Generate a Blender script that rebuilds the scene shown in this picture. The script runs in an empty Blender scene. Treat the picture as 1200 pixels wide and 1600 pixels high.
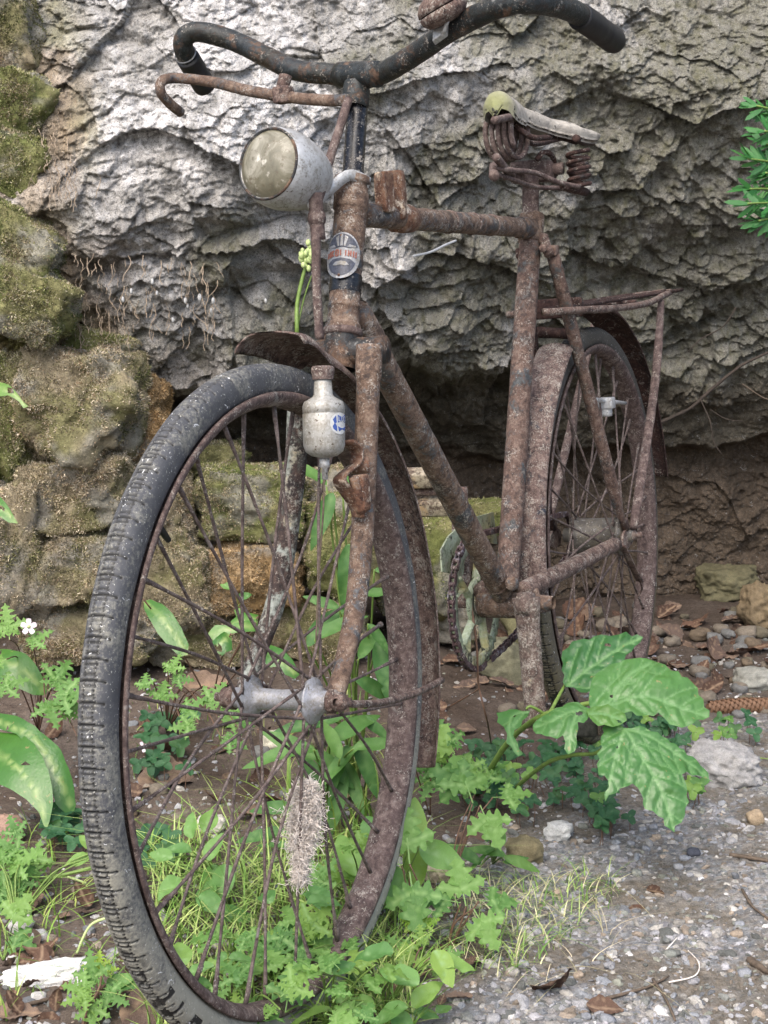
import bpy, bmesh, math, random
import numpy as np
from mathutils import Vector, Matrix
from mathutils.geometry import delaunay_2d_cdt
rng = np.random.default_rng(7); random.seed(7)
S = bpy.context.scene
A = np.array
# ---------------------------------------------------------------- camera
FW = A([-0.90348148, -0.40240924, -0.14760764]); RT = A([-0.40552767, 0.91403157, -0.00967443])
UP = A([-0.13881112, -0.05111831, 0.98899868]); CAM = A([2.57452987, 0.73573742, 0.79494429]); FPX = 2462.6036
cd = bpy.data.cameras.new('camera'); cam = bpy.data.objects.new('camera', cd); S.collection.objects.link(cam)
cd.sensor_fit = 'VERTICAL'; cd.sensor_height = 36; cd.lens = 36*FPX/1600; cd.clip_start = 0.05; cd.clip_end = 200
cam.matrix_world = Matrix(((RT[0], UP[0], -FW[0], CAM[0]), (RT[1], UP[1], -FW[1], CAM[1]), (RT[2], UP[2], -FW[2], CAM[2]), (0, 0, 0, 1)))
S.camera = cam
# ---------------------------------------------------------------- light: soft shade under a bright overcast sky
SUN_EL, SUN_AZ = math.radians(52), math.radians(2)      # azimuth measured from +x, towards the camera's left
sdir = Vector((math.cos(SUN_EL)*math.cos(SUN_AZ), math.cos(SUN_EL)*math.sin(SUN_AZ), math.sin(SUN_EL)))
w = bpy.data.worlds.new('World'); S.world = w; w.use_nodes = True
nt = w.node_tree; bg = nt.nodes['Background']; sk = nt.nodes.new('ShaderNodeTexSky'); sk.sky_type = 'NISHITA'
sk.sun_disc = False; sk.sun_elevation = SUN_EL; sk.sun_rotation = math.atan2(sdir.x, sdir.y); sk.dust_density = 4; sk.air_density = 1.0
nt.links.new(sk.outputs[0], bg.inputs[0]); bg.inputs[1].default_value = 0.15
sl = bpy.data.lights.new('sun', 'SUN'); sl.energy = 1.45; sl.angle = math.radians(55); sl.color = (1, .95, .87)
so = bpy.data.objects.new('sun', sl); S.collection.objects.link(so); so.rotation_euler = sdir.to_track_quat('Z', 'Y').to_euler()
S.view_settings.view_transform = 'Standard'; S.view_settings.look = 'None'; S.view_settings.gamma = 1
S.view_settings.use_curve_mapping = False; S.view_settings.exposure = 1.12
S.render.engine = 'CYCLES'; S.cycles.max_bounces = 8; S.cycles.diffuse_bounces = 5
# ---------------------------------------------------------------- calibrated rays
def ray(px, py): return FW + RT*(px-600)/FPX - UP*(py-800)/FPX
def W(px, py, D): return CAM + ray(px, py)*D
def pix(P):
    q = np.atleast_2d(P)-CAM; z = q@FW
    return np.stack([600+FPX*(q@RT)/z, 800-FPX*(q@UP)/z], -1)
LEAN = math.radians(3.68)
cL, sL = math.cos(LEAN), math.sin(LEAN)
LM = A([[1, 0, 0], [0, cL, -sL], [0, sL, cL]])             # bicycle frame -> world
def bk(px, py, y):                                         # pixel on the bicycle's own plane at lateral offset y
    o = LM.T@CAM; r = LM.T@ray(px, py); t = (y-o[1])/r[1]
    return o+t*r
# ---------------------------------------------------------------- noise
def _h(i, j, k, seed):
    n = (i*374761393+j*668265263+k*2147483647+seed*974634777) & 0xFFFFFFFF
    n = ((n ^ (n >> 13))*1274126177) & 0xFFFFFFFF
    n = ((n ^ (n >> 16))*2246822519) & 0xFFFFFFFF
    return ((n ^ (n >> 15)) & 0xFFFFFF)/float(0xFFFFFF)
def vnoise(P, seed=0):
    P = np.asarray(P, float); I = np.floor(P).astype(np.int64); F = P-I; F = F*F*F*(F*(F*6-15)+10)
    i, j, k = I.T; u, v, t = F.T; r = 0
    for a in (0, 1):
        for b in (0, 1):
            for c in (0, 1):
                r = r+_h(i+a, j+b, k+c, seed)*(u if a else 1-u)*(v if b else 1-v)*(t if c else 1-t)
    return r*2-1
def fbm(P, o=4, seed=0, gain=.5, ridge=False):
    P = np.asarray(P, float); r = 0; a = 1; s = 0
    for n in range(o):
        q = vnoise(P*2.0**n+n*17.3, seed+n)
        if ridge: q = 1-2*np.abs(q)
        r = r+a*q; s += a; a *= gain
    return r/s
def cells(a, b, seed=0, c=None):
    """2D Worley: offset to the nearest feature point, edge distance, 3 random values of the cell"""
    I, J = np.floor(a).astype(np.int64), np.floor(b).astype(np.int64)
    d1 = np.full(a.shape, 9.); d2 = d1.copy(); ox = np.zeros(a.shape); oy = ox.copy(); ii = I.copy(); jj = J.copy()
    for x in (-1, 0, 1):
        for y in (-1, 0, 1):
            ci, cj = I+x, J+y
            dx = a-(ci+_h(ci, cj, ci*0, seed)); dy = b-(cj+_h(ci, cj, ci*0+1, seed)); d = dx*dx+dy*dy
            m = d < d1; d2 = np.where(m, d1, np.minimum(d2, d))
            d1 = np.where(m, d, d1); ox = np.where(m, dx, ox); oy = np.where(m, dy, oy); ii = np.where(m, ci, ii); jj = np.where(m, cj, jj)
    z = ii*0
    return ox, oy, np.sqrt(d2)-np.sqrt(d1), _h(ii, jj, z+2, seed)*2-1, _h(ii, jj, z+3, seed)*2-1, _h(ii, jj, z+4, seed)*2-1
def sst(x, a, b):
    t = np.clip((x-a)/(b-a), 0, 1); return t*t*(3-2*t)
# ---------------------------------------------------------------- mesh helpers
def mk(name, V, F, mat, parent=None, smooth=True, col=None, loc=None):
    me = bpy.data.meshes.new(name)
    V = np.asarray(V, float)
    if loc is not None: V = V-np.asarray(loc)
    me.from_pydata(V if len(V) > 2000 else V.tolist(), [], F)
    if smooth: me.polygons.foreach_set('use_smooth', np.ones(len(me.polygons), bool))
    if col is not None:
        at = me.color_attributes.new('Col', 'FLOAT_COLOR', 'POINT')
        c = np.ones((len(V), 4), np.float32); c[:, :3] = col; at.data.foreach_set('color', c.ravel())
    for m in (mat if isinstance(mat, (list, tuple)) else [mat]): me.materials.append(m)
    me.update()
    o = bpy.data.objects.new(name, me); S.collection.objects.link(o)
    if parent: o.parent = parent
    if loc is not None: o.location = Vector(loc)
    return o
def inst(name, me, parent, mtx):
    o = bpy.data.objects.new(name, me); S.collection.objects.link(o); o.parent = parent; o.matrix_local = mtx; return o
def tag(o, label=None, cat=None, group=None, kind=None):
    if label: o['label'] = label
    if cat: o['category'] = cat
    if group: o['group'] = group
    if kind: o['kind'] = kind
    return o
def thing(name, label, cat, loc=(0, 0, 0), group=None):
    o = bpy.data.objects.new(name, None); S.collection.objects.link(o); o.location = Vector(loc); o.empty_display_size = .05
    return tag(o, label, cat, group)
def merge(parts):
    V = []; F = []; n = 0
    for v, f in parts:
        v = np.asarray(v); V.append(v); F += [tuple(int(i)+n for i in q) for q in f]; n += len(v)
    return np.vstack(V), F
def crom(P, n=6, closed=False):
    P = np.asarray(P, float); m = len(P); out = []
    for i in range(m if closed else m-1):
        if closed: a, b, c, d = P[(i-1) % m], P[i], P[(i+1) % m], P[(i+2) % m]
        else: a, b, c, d = P[max(i-1, 0)], P[i], P[i+1], P[min(i+2, m-1)]
        for t in np.linspace(0, 1, n, endpoint=False):
            out.append(.5*((2*b)+(-a+c)*t+(2*a-5*b+4*c-d)*t*t+(-a+3*b-3*c+d)*t**3))
    if not closed: out.append(P[-1])
    return A(out)
def frames(P):
    T = np.gradient(P, axis=0); T /= np.linalg.norm(T, axis=1)[:, None]+1e-12
    n = np.cross(T[0], [0, 0, 1.]); n = n if np.linalg.norm(n) > .1 else np.cross(T[0], [1., 0, 0]); n /= np.linalg.norm(n); N = [n]
    for t in T[1:]:
        n = N[-1]-t*(N[-1]@t); N.append(n/np.linalg.norm(n))
    N = A(N); return T, N, np.cross(T, N)
def tube(P, r, n=12, caps=True, flat=1., lump=0, lf=60, seed=0):
    P = np.asarray(P, float); m = len(P); T, N, B = frames(P); r = np.broadcast_to(np.asarray(r, float), (m,))
    a = np.linspace(0, 2*np.pi, n, endpoint=False)
    V = P[:, None]+r[:, None, None]*(np.cos(a)[None, :, None]*N[:, None]+flat*np.sin(a)[None, :, None]*B[:, None])
    V = V.reshape(-1, 3)
    if lump:
        d = V-np.repeat(P, n, 0); d /= np.linalg.norm(d, axis=1)[:, None]+1e-9; V = V+d*(fbm(V*lf, 3, seed)*lump)[:, None]
    F = [(i*n+j, i*n+(j+1) % n, (i+1)*n+(j+1) % n, (i+1)*n+j) for i in range(m-1) for j in range(n)]
    if caps:
        V = np.vstack([V, P[:1], P[-1:]]); c = m*n
        F += [(c, (j+1) % n, j) for j in range(n)]+[(c+1, (m-1)*n+j, (m-1)*n+(j+1) % n) for j in range(n)]
    return V, F
def seg(a, b, r, n=14, k=12, lump=.0005, **kw):
    a, b = np.asarray(a, float), np.asarray(b, float)
    t = np.linspace(0, 1, k)[:, None]; return tube(a+(b-a)*t, r, n, lump=lump, **kw)
def basis(ax):
    ax = np.asarray(ax, float); ax = ax/np.linalg.norm(ax); h = A([0, 0, 1.]) if abs(ax[2]) < .9 else A([1., 0, 0])
    x = np.cross(h, ax); x /= np.linalg.norm(x); return x, np.cross(ax, x), ax
def lathe(prof, o, ax, n=32, lump=0, lf=60, seed=0):
    """prof: (radius, height along ax) from end to end"""
    x, y, z = basis(ax); a = np.linspace(0, 2*np.pi, n, endpoint=False); prof = np.asarray(prof, float)
    V = (np.asarray(o)+prof[:, None, :1]*(np.cos(a)[:, None]*x+np.sin(a)[:, None]*y)+prof[:, None, 1:]*z).reshape(-1, 3); m = len(prof)
    if lump: V = V+fbm(V*lf, 3, seed)[:, None]*lump*rng.choice([1.], 1)
    F = [(i*n+j, i*n+(j+1) % n, (i+1)*n+(j+1) % n, (i+1)*n+j) for i in range(m-1) for j in range(n)]
    return V, F
def sweep(th, sec, cx, cz, rfun=None):
    """section (lateral, radius) revolved about the wheel axle (y) through (cx, cz) over angles th; closed section"""
    sec = np.asarray(sec, float); m = len(sec); n = len(th)
    r = np.tile(sec[:, 1], (n, 1)); y = np.tile(sec[:, 0], (n, 1))
    if rfun: r = r+rfun(np.repeat(th[:, None], m, 1), y, r)
    V = np.stack([cx+r*np.cos(th)[:, None], y, cz+r*np.sin(th)[:, None]], -1).reshape(-1, 3)
    full = abs(th[-1]-th[0]) > 6.0; F = []
    for i in range(n if full else n-1):
        a = i*m; b = ((i+1) % n)*m
        F += [(a+j, a+(j+1) % m, b+(j+1) % m, b+j) for j in range(m)]
    if not full: F += [tuple(range(m))[::-1], tuple((n-1)*m+q for q in range(m))]
    return V, F
def rbox(c, ax, ay, az, bev=.15):
    """bevelled box from half-axis vectors"""
    V = []; s = 1-bev; bm = bmesh.new(); bmesh.ops.create_cube(bm, size=2)
    bmesh.ops.bevel(bm, geom=bm.edges[:], offset=bev, segments=2, affect='EDGES', profile=.6)
    P = A([v.co[:] for v in bm.verts]); F = [[v.index for v in f.verts] for f in bm.faces]; bm.free()
    return np.asarray(c)+P@A([ax, ay, az]), F
_ico = {}
def ico(n):
    if n not in _ico:
        bm = bmesh.new(); bmesh.ops.create_icosphere(bm, subdivisions=n, radius=1)
        _ico[n] = (A([v.co[:] for v in bm.verts]), A([[v.index for v in f.verts] for f in bm.faces])); bm.free()
    return _ico[n]
# ---------------------------------------------------------------- materials
class MT:
    def __init__(s, name):
        s.m = bpy.data.materials.new(name); s.m.use_nodes = True; s.t = s.m.node_tree; s.b = s.t.nodes['Principled BSDF']
        s.tc = s.t.nodes.new('ShaderNodeTexCoord').outputs['Object']
    def n(s, ty, **kw):
        q = s.t.nodes.new(ty)
        for k, v in kw.items():
            if hasattr(q, k): setattr(q, k, v)
        return q
    def set(s, sock, v):
        if hasattr(v, 'is_linked') or hasattr(v, 'links'): s.t.links.new(v, sock)
        else: sock.default_value = (*v, 1) if isinstance(v, (tuple, list)) and len(v) == 3 and sock.type == 'RGBA' else v
    def noise(s, sc, det=4, ro=.55, dist=0, vec=None, col=False):
        q = s.n('ShaderNodeTexNoise'); s.set(q.inputs['Vector'], vec or s.tc)
        q.inputs['Scale'].default_value = sc; q.inputs['Detail'].default_value = det; q.inputs['Roughness'].default_value = ro; q.inputs['Distortion'].default_value = dist
        return q.outputs['Color' if col else 'Fac']
    def vor(s, sc, feat='F1', vec=None, out='Distance'):
        q = s.n('ShaderNodeTexVoronoi', feature=feat); s.set(q.inputs['Vector'], vec or s.tc); q.inputs['Scale'].default_value = sc
        return q.outputs[out]
    def ramp(s, f, stops, interp='LINEAR'):
        q = s.n('ShaderNodeValToRGB'); q.color_ramp.interpolation = interp; e = q.color_ramp.elements
        while len(e) < len(stops): e.new(.5)
        for el, (p, c) in zip(e, stops): el.position = p; el.color = (*c, 1) if isinstance(c, (tuple, list)) else (c, c, c, 1)
        s.set(q.inputs[0], f); return q.outputs[0]
    def mix(s, f, a, b, mode='MIX'):
        q = s.n('ShaderNodeMix', data_type='RGBA', blend_type=mode); s.set(q.inputs[0], f); s.set(q.inputs[6], a); s.set(q.inputs[7], b); return q.outputs[2]
    def math(s, op, a, b=0.):
        q = s.n('ShaderNodeMath', operation=op); s.set(q.inputs[0], a); s.set(q.inputs[1], b); return q.outputs[0]
    def attr(s, name='Col'):
        return s.n('ShaderNodeAttribute', attribute_name=name).outputs['Color']
    def sep(s, v, i):
        q = s.n('ShaderNodeSeparateXYZ'); s.set(q.inputs[0], v); return q.outputs[i]
    def bump(s, h, st=.5, dist=.002, nrm=None):
        q = s.n('ShaderNodeBump'); s.set(q.inputs['Height'], h); q.inputs['Strength'].default_value = st; q.inputs['Distance'].default_value = dist
        if nrm: s.set(q.inputs['Normal'], nrm)
        return q.outputs[0]
    def done(s, col, rough=.8, nrm=None, spec=.3, metal=0.):
        s.set(s.b.inputs['Base Color'], col); s.set(s.b.inputs['Roughness'], rough); s.set(s.b.inputs['Metallic'], metal)
        s.b.inputs['Specular IOR Level'].default_value = spec
        if nrm is not None: s.set(s.b.inputs['Normal'], nrm)
        return s.m
def m_rust(name, paint=(.012, .013, .014), cover=.5, rust=((.05, .030, .021), (.165, .096, .062), (.30, .19, .125)), speck=.5, paint2=None, rough=.75, bumps=.0012):
    m = MT(name)
    big = m.noise(32, 5, .62, .4); fine = m.noise(170, 5, .7); grain = m.noise(700, 3, .7)
    r = m.ramp(m.mix(.45, m.noise(75, 5, .65, .6), fine), [(.36, rust[0]), (.5, rust[1]), (.63, rust[2])])
    r = m.mix(.55, r, m.ramp(grain, [(.25, .25), (.55, .85), (.8, 1.5)]), 'MULTIPLY')
    p = m.mix(m.ramp(fine, [(.45, 0.), (.7, 1.)]), paint, paint2 or tuple(c*2.4+.012 for c in paint))
    mask = m.ramp(m.mix(.35, big, fine), [(cover-.04, 0.), (cover+.03, 1.)])
    r = m.mix(1., r, (.80, .84, .88), 'MULTIPLY'); c = m.mix(mask, r, p)
    c = m.mix(m.ramp(m.mix(.4, m.noise(24, 6, .7, 1.0), fine), [(.40, .72), (.47, 0.)]), c, m.mix(.5, rust[0], paint)); pt = m.noise(14, 4, .6, .5); c = m.mix(m.math('MULTIPLY', m.ramp(pt, [(.52, 0.), (.64, .8)]), mask), c, m.mix(1., c, (1.35, 1.02, .68), 'MULTIPLY')); c = m.mix(m.ramp(m.mix(.4, m.noise(26, 5, .65, .8), fine), [(.58, 0.), (.64, .55)]), c, (.23, .225, .21))
    flake = m.ramp(m.mix(.42, m.noise(380, 3, .6, .6), m.noise(55, 4)), [(.585-.09*speck+.02, 0.), (.63-.07*speck+.03, 1.)])
    c = m.mix(m.math('MULTIPLY', flake, .75), c, m.ramp(grain, [(.3, (.20, .17, .14)), (.7, (.52, .48, .43))]))
    h = m.math('ADD', m.math('MULTIPLY', mask, .25), m.math('ADD', m.math('MULTIPLY', fine, 1.), m.math('MULTIPLY', grain, .5)))
    h = m.math('ADD', h, m.math('MULTIPLY', flake, .35))
    return m.done(c, m.mix(mask, (rough+.12,)*3, (rough-.33,)*3), m.bump(h, .8, bumps), .35)
mBlackRust = m_rust('black_paint_rust', cover=.47, speck=.25)
mBar = m_rust('handlebar_black_rust', paint=(.010, .013, .014), paint2=(.035, .042, .045), cover=.43, speck=.25, rough=.68)
mSeatTube = m_rust('seat_tube_rust', paint=(.03, .034, .036), cover=.565, speck=.45, rust=((.05, .032, .026), (.165, .10, .076), (.28, .195, .15)))
mBlack = m_rust('black_enamel', paint=(.006, .007, .010), cover=.30, speck=.35, rough=.55, bumps=.0005)
mRust = m_rust('brown_rust', paint=(.035, .038, .042), cover=.56, speck=.6, rust=((.055, .035, .026), (.185, .115, .080), (.33, .235, .17)))
mRustFlake = m_rust('flaky_rust', paint=(.012, .013, .018), cover=.74, speck=.85, rust=((.045, .027, .023), (.165, .103, .083), (.33, .24, .19)), bumps=.002)
mRustPurple = m_rust('purple_rust', paint=(.10, .07, .07), cover=.80, speck=.45, rust=((.045, .028, .025), (.14, .093, .080), (.27, .20, .17)))
mGuard = m_rust('guard_flaky_rust', paint=(.012, .013, .02), cover=.585, speck=.95, rust=((.055, .034, .03), (.19, .125, .105), (.36, .27, .22)), bumps=.002)
mCrank = m_rust('crank_flaky_rust', paint=(.16, .145, .12), cover=.60, speck=1.0, rust=((.05, .034, .03), (.16, .105, .085), (.34, .27, .22)), bumps=.002)
mSpoke = m_rust('spoke_rust', paint=(.20, .18, .16), cover=.66, speck=.5, rust=((.05, .034, .028), (.15, .105, .09), (.28, .21, .18)))
mRustDark = m_rust('dark_rust', paint=(.012, .010, .010), cover=.6, speck=.3, rust=((.018, .009, .008), (.055, .026, .021), (.12, .065, .05)))
mRustOrange = m_rust('orange_rust', paint=(.35, .30, .24), cover=.58, speck=.5, rust=((.06, .026, .018), (.21, .10, .06), (.38, .24, .15)))
mForkPale = m_rust('pale_lichen_rust', paint=(.20, .22, .19), paint2=(.33, .35, .32), cover=.53, speck=.6, rust=((.02, .018, .018), (.07, .045, .038), (.16, .10, .075)))
mChain = m_rust('chain_rust', paint=(.14, .13, .15), cover=.58, speck=.5, rust=((.03, .016, .016), (.10, .055, .055), (.18, .12, .11)))
mLichen = m_rust('lichen_steel', paint=(.28, .33, .22), paint2=(.42, .47, .36), cover=.44, speck=.6, rust=((.02, .018, .016), (.07, .05, .04), (.16, .12, .09)))
mBone = m_rust('weathered_rubber', paint=(.28, .24, .17), paint2=(.42, .36, .27), cover=.5, speck=.4, rust=((.04, .025, .02), (.15, .10, .07), (.26, .19, .13)))
def m_zinc(name, c0, c1, dirt=.5, metal=.35):
    m = MT(name); a = m.noise(45, 5, .65, .5); f = m.noise(330, 4, .7)
    c = m.mix(a, c0, c1); c = m.mix(m.ramp(m.noise(18, 4, .6, .6), [(.42, 0.), (.62, .45)]), c, (.27, .265, .25)); c = m.mix(m.ramp(m.mix(.45, m.noise(80, 5, .7), f), [(.5-.05*dirt, 0.), (.66, 1.)]), c, (.15, .13, .095))
    c = m.mix(m.ramp(m.noise(260, 3, .6), [(.62, 0.), (.70, .6)]), c, (.60, .59, .57))
    c = m.mix(m.ramp(m.noise(190, 2, .5), [(.69, 0.), (.73, .9)]), c, (.07, .05, .035))
    return m.done(c, .52, m.bump(f, .5, .0007), .5, metal)
mZinc = m_zinc('weathered_zinc', (.40, .41, .42), (.60, .61, .62)); mHub = m_zinc('dull_hub_alloy', (.22, .23, .26), (.40, .41, .44), .7, .3)
mHubR = m_zinc('greasy_rear_hub', (.035, .03, .026), (.10, .09, .08), 1.2, .1); mDyn = m_zinc('dynamo_alloy', (.27, .27, .255), (.44, .44, .42), 1.0, .2)
def m_lens():
    m = MT('clouded_lens_glass'); a = m.noise(28, 6, .65, .8); f = m.noise(160, 5, .7)
    c = m.ramp(a, [(.3, (.065, .06, .038)), (.5, (.135, .125, .085)), (.72, (.38, .36, .30))])
    c = m.mix(m.ramp(f, [(.57, 0.), (.64, .75)]), c, (.09, .07, .04)); c = m.mix(m.ramp(m.noise(90, 3), [(.62, 0.), (.72, .6)]), c, (.6, .57, .5))
    m.b.inputs['Coat Weight'].default_value = .25; m.b.inputs['Coat Roughness'].default_value = .4
    return m.done(c, .5, m.bump(f, .25, .0006), .5)
mLens = m_lens()
def m_tyre(name, dirt=(.36, .35, .29), z0=.42, z1=-.02, amt=.06, base=(.026, .028, .032), base2=(.10, .103, .112)):
    m = MT(name); f = m.noise(260, 5, .7); a = m.noise(22, 5, .6, .6); z = m.sep(m.tc, 2)
    c = m.mix(m.noise(60, 4, .6), base, base2)
    zr = m.n('ShaderNodeMapRange'); m.set(zr.inputs[0], z)
    for i, v in zip((1, 2, 3, 4), (z0, z1, 0., .30)): zr.inputs[i].default_value = v
    d = m.ramp(m.math('ADD', m.mix(.5, f, a), m.math('ADD', zr.outputs[0], amt)), [(.56, 0.), (.74, .8)])
    raised = m.sep(m.attr(), 0); d = m.math('MULTIPLY', d, raised); c = m.mix(raised, (.016, .016, .016), c)  # dust stays on raised tread; groove shade is painted in as near-black
    c = m.mix(d, c, m.mix(m.noise(90), dirt, tuple(x*.62 for x in dirt)))
    sp = m.ramp(m.noise(130, 2, .5, 1.5), [(.70, 0.), (.73, .9)]); c = m.mix(sp, c, (.62, .63, .64))
    sp2 = m.ramp(m.noise(420, 2, .5), [(.66, 0.), (.72, .6)]); c = m.mix(sp2, c, (.5, .5, .46))
    return m.done(c, .62, m.bump(f, .6, .0012), .4)
mTyre = m_tyre('old_tyre_rubber'); mTyreR = m_tyre('olive_tyre_rubber', (.15, .13, .08), .6, .1, .0, (.03, .03, .03), (.09, .085, .075))
def m_plain(name, c, rough=.6, var=.25, sc=80, bumps=.0005, spec=.4):
    m = MT(name); f = m.noise(sc, 5, .65); cc = m.mix(m.ramp(f, [(.3, 0.), (.7, 1.)]), tuple(x*(1-var) for x in c), tuple(min(1, x*(1+var)) for x in c))
    return m.done(cc, rough, m.bump(f, .5, bumps), spec)
mGrip = m_plain('black_grip_rubber', (.014, .014, .016), .5, .5, 120); mBlue = m_plain('blue_label_print', (.04, .08, .27), .5, .3, 300)
mWhite = m_plain('white_label_print', (.46, .47, .47), .6, .2, 300); mRed = m_plain('faded_red_letters', (.24, .085, .06), .6, .5, 500)
mNavy = m_plain('navy_badge_enamel', (.045, .05, .07), .45, .6, 350); mNavy0 = m_plain('navy_print', (.035, .045, .075), .4, .6, 300); mSilver = m_zinc('badge_silver', (.16, .175, .20), (.33, .35, .40), 1.2, .3)
def m_leather():
    m = MT('weathered_saddle_leather'); f = m.noise(140, 5, .7); a = m.noise(30, 4, .6, .5); x = m.sep(m.tc, 0)
    c = m.ramp(m.mix(.5, a, f), [(.3, (.12, .11, .10)), (.5, (.30, .28, .25)), (.7, (.46, .44, .39))])
    zr = m.n('ShaderNodeMapRange'); m.set(zr.inputs[0], x); zr.inputs[1].default_value = .335; zr.inputs[2].default_value = .365
    c = m.mix(m.math('MULTIPLY', zr.outputs[0], m.ramp(a, [(.3, .5), (.5, 1.)])), c, (.20, .21, .10))
    c = m.mix(m.ramp(m.noise(70, 3), [(.64, 0.), (.68, .9)]), c, (.03, .028, .03))
    return m.done(c, .85, m.bump(f, .8, .002), .2)
mLeather = m_leather()
def m_attr(name, rough=.9, sc=500, amp=.5, bumps=.001, spec=.2, sc2=120, st=.8):
    m = MT(name); f = m.noise(sc, 4, .7); g = m.noise(sc2, 5, .65)
    c = m.mix(1., m.attr(), m.ramp(m.mix(.5, f, g), [(.3, 1-amp), (.5, 1.), (.7, 1+amp)]), 'MULTIPLY')
    return m.done(c, rough, m.bump(m.math('ADD', f, g), st, bumps), spec)
def m_rock():
    m = MT('limestone'); f = m.noise(520, 4, .72); g = m.noise(130, 6, .7, .3); k = m.vor(210)
    c = m.mix(1., m.attr(), m.ramp(m.mix(.5, f, g), [(.33, .50), (.5, 1.), (.64, 1.45)]), 'MULTIPLY')
    c = m.mix(m.ramp(m.noise(330, 3, .6, .5), [(.38, .65), (.46, 0.)]), c, (.075, .07, .06))
    c = m.mix(m.ramp(m.mix(.4, m.noise(90, 5, .7, .6), f), [(.58, 0.), (.66, .55)]), c, (.60, .60, .60))
    h = m.math('ADD', m.math('MULTIPLY', g, 1.2), m.math('ADD', m.math('MULTIPLY', f, .5), m.math('MULTIPLY', k, .5)))
    return m.done(c, .92, m.bump(h, 1., .0045), .15)
mRock = m_rock(); mGround = m_attr('soil_and_grit', .95, 420, .6, .004, .15, 110, 1.); mStone = m_attr('loose_stone', .9, 600, .4, .0015, .25, 150)
mMossRock = m_attr('mossy_stone', .95, 600, .55, .004, .1, 160, 1.); mFuzz = m_attr('moss_fuzz', .9, 600, .2, .0003, .1)
def m_leaf(name, c, vein=(.25, .42, .16), rough=.42, trans=.3, spec=.45):
    m = MT(name); f = m.noise(55, 4, .6); a = m.attr(); v = m.sep(a, 0)
    oi = m.n('ShaderNodeObjectInfo').outputs['Random']
    base = m.mix(f, tuple(x*.72 for x in c), tuple(x*1.25 for x in c))
    base = m.mix(1., base, m.ramp(oi, [(0., (.62, .74, .7)), (.8, (1.2, 1.1, 1.)), (1., (1.5, 1.15, .8))]), 'MULTIPLY')
    base = m.mix(v, base, vein)
    base = m.mix(m.ramp(m.noise(110, 4, .65), [(.655, 0.), (.70, .65)]), base, (.30, .23, .10))
    tr = m.n('ShaderNodeBsdfTranslucent'); m.set(tr.inputs[0], m.mix(1., base, (1.15, 1.25, .65), 'MULTIPLY'))
    nb = m.bump(m.math('SUBTRACT', m.noise(220, 3), m.math('MULTIPLY', v, 1.)), .35, .0015)
    m.done(base, rough, nb, spec); mx = m.n('ShaderNodeMixShader'); mx.inputs[0].default_value = trans
    m.t.links.new(m.b.outputs[0], mx.inputs[1]); m.t.links.new(tr.outputs[0], mx.inputs[2])
    m.t.links.new(mx.outputs[0], m.t.nodes['Material Output'].inputs[0]); return m.m
mBig = m_leaf('dock_leaf', (.060, .17, .048), (.15, .29, .11), .36, .24, .5); mHart = m_leaf('fern_frond', (.07, .19, .035), (.26, .36, .12), .28, .25, .55)
mHerb = m_leaf('herb_leaf', (.145, .30, .075), (.28, .45, .16), .45, .38); mHerbPale = m_leaf('young_leaf', (.26, .42, .06), (.36, .5, .15), .5, .4)
mLance = m_leaf('lance_leaf', (.08, .20, .05), (.18, .32, .10), .45, .3); mOvate = m_leaf('ovate_leaf', (.15, .31, .09), (.26, .42, .18), .42, .32)
mClover = m_leaf('clover_leaf', (.035, .12, .05), (.07, .18, .08), .5, .25); mYew = m_leaf('yew_needle', (.03, .15, .03), (.10, .25, .08), .3, .15)
mGrass = m_attr('grass_blades', .5, 300, .3, .0002, .3); mStem = m_plain('green_stem', (.14, .22, .05), .5, .3, 100); mStemRed = m_plain('reddish_stem', (.13, .075, .05), .6, .3, 100)
mTwig = m_plain('dry_twig', (.10, .075, .055), .85, .45, 160, .001); mFluff = m_plain('dry_fluff', (.74, .67, .61), .9, .3, 200)
def m_dead():
    m = MT('dead_leaf'); f = m.noise(70, 5, .65, .5); oi = m.n('ShaderNodeObjectInfo').outputs['Random']
    c = m.ramp(oi, [(0., (.06, .035, .026)), (.35, (.12, .068, .046)), (.7, (.10, .070, .058)), (1., (.22, .155, .115))])
    c = m.mix(1., c, m.ramp(f, [(.3, .5), (.7, 1.45)]), 'MULTIPLY'); c = m.mix(m.sep(m.attr(), 0), c, (.30, .21, .14))
    return m.done(c, .75, m.bump(f, .8, .002), .25)
mDead = m_dead(); mPetal = m_plain('pale_pink_petal', (.70, .62, .70), .6, .1); mCone = m_plain('cone_scale', (.17, .095, .055), .6, .5, 200, .001)
mDarkTwig = m_plain('dark_branch', (.035, .026, .02), .85, .4, 160, .001); mRoot = m_plain('rootlet', (.34, .27, .20), .9, .35, 200); mPedal = m_plain('perished_pedal_rubber', (.055, .053, .05), .8, .6, 110, .002); mBud = m_plain('pale_green_bud', (.42, .52, .22), .6, .3, 200)
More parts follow.
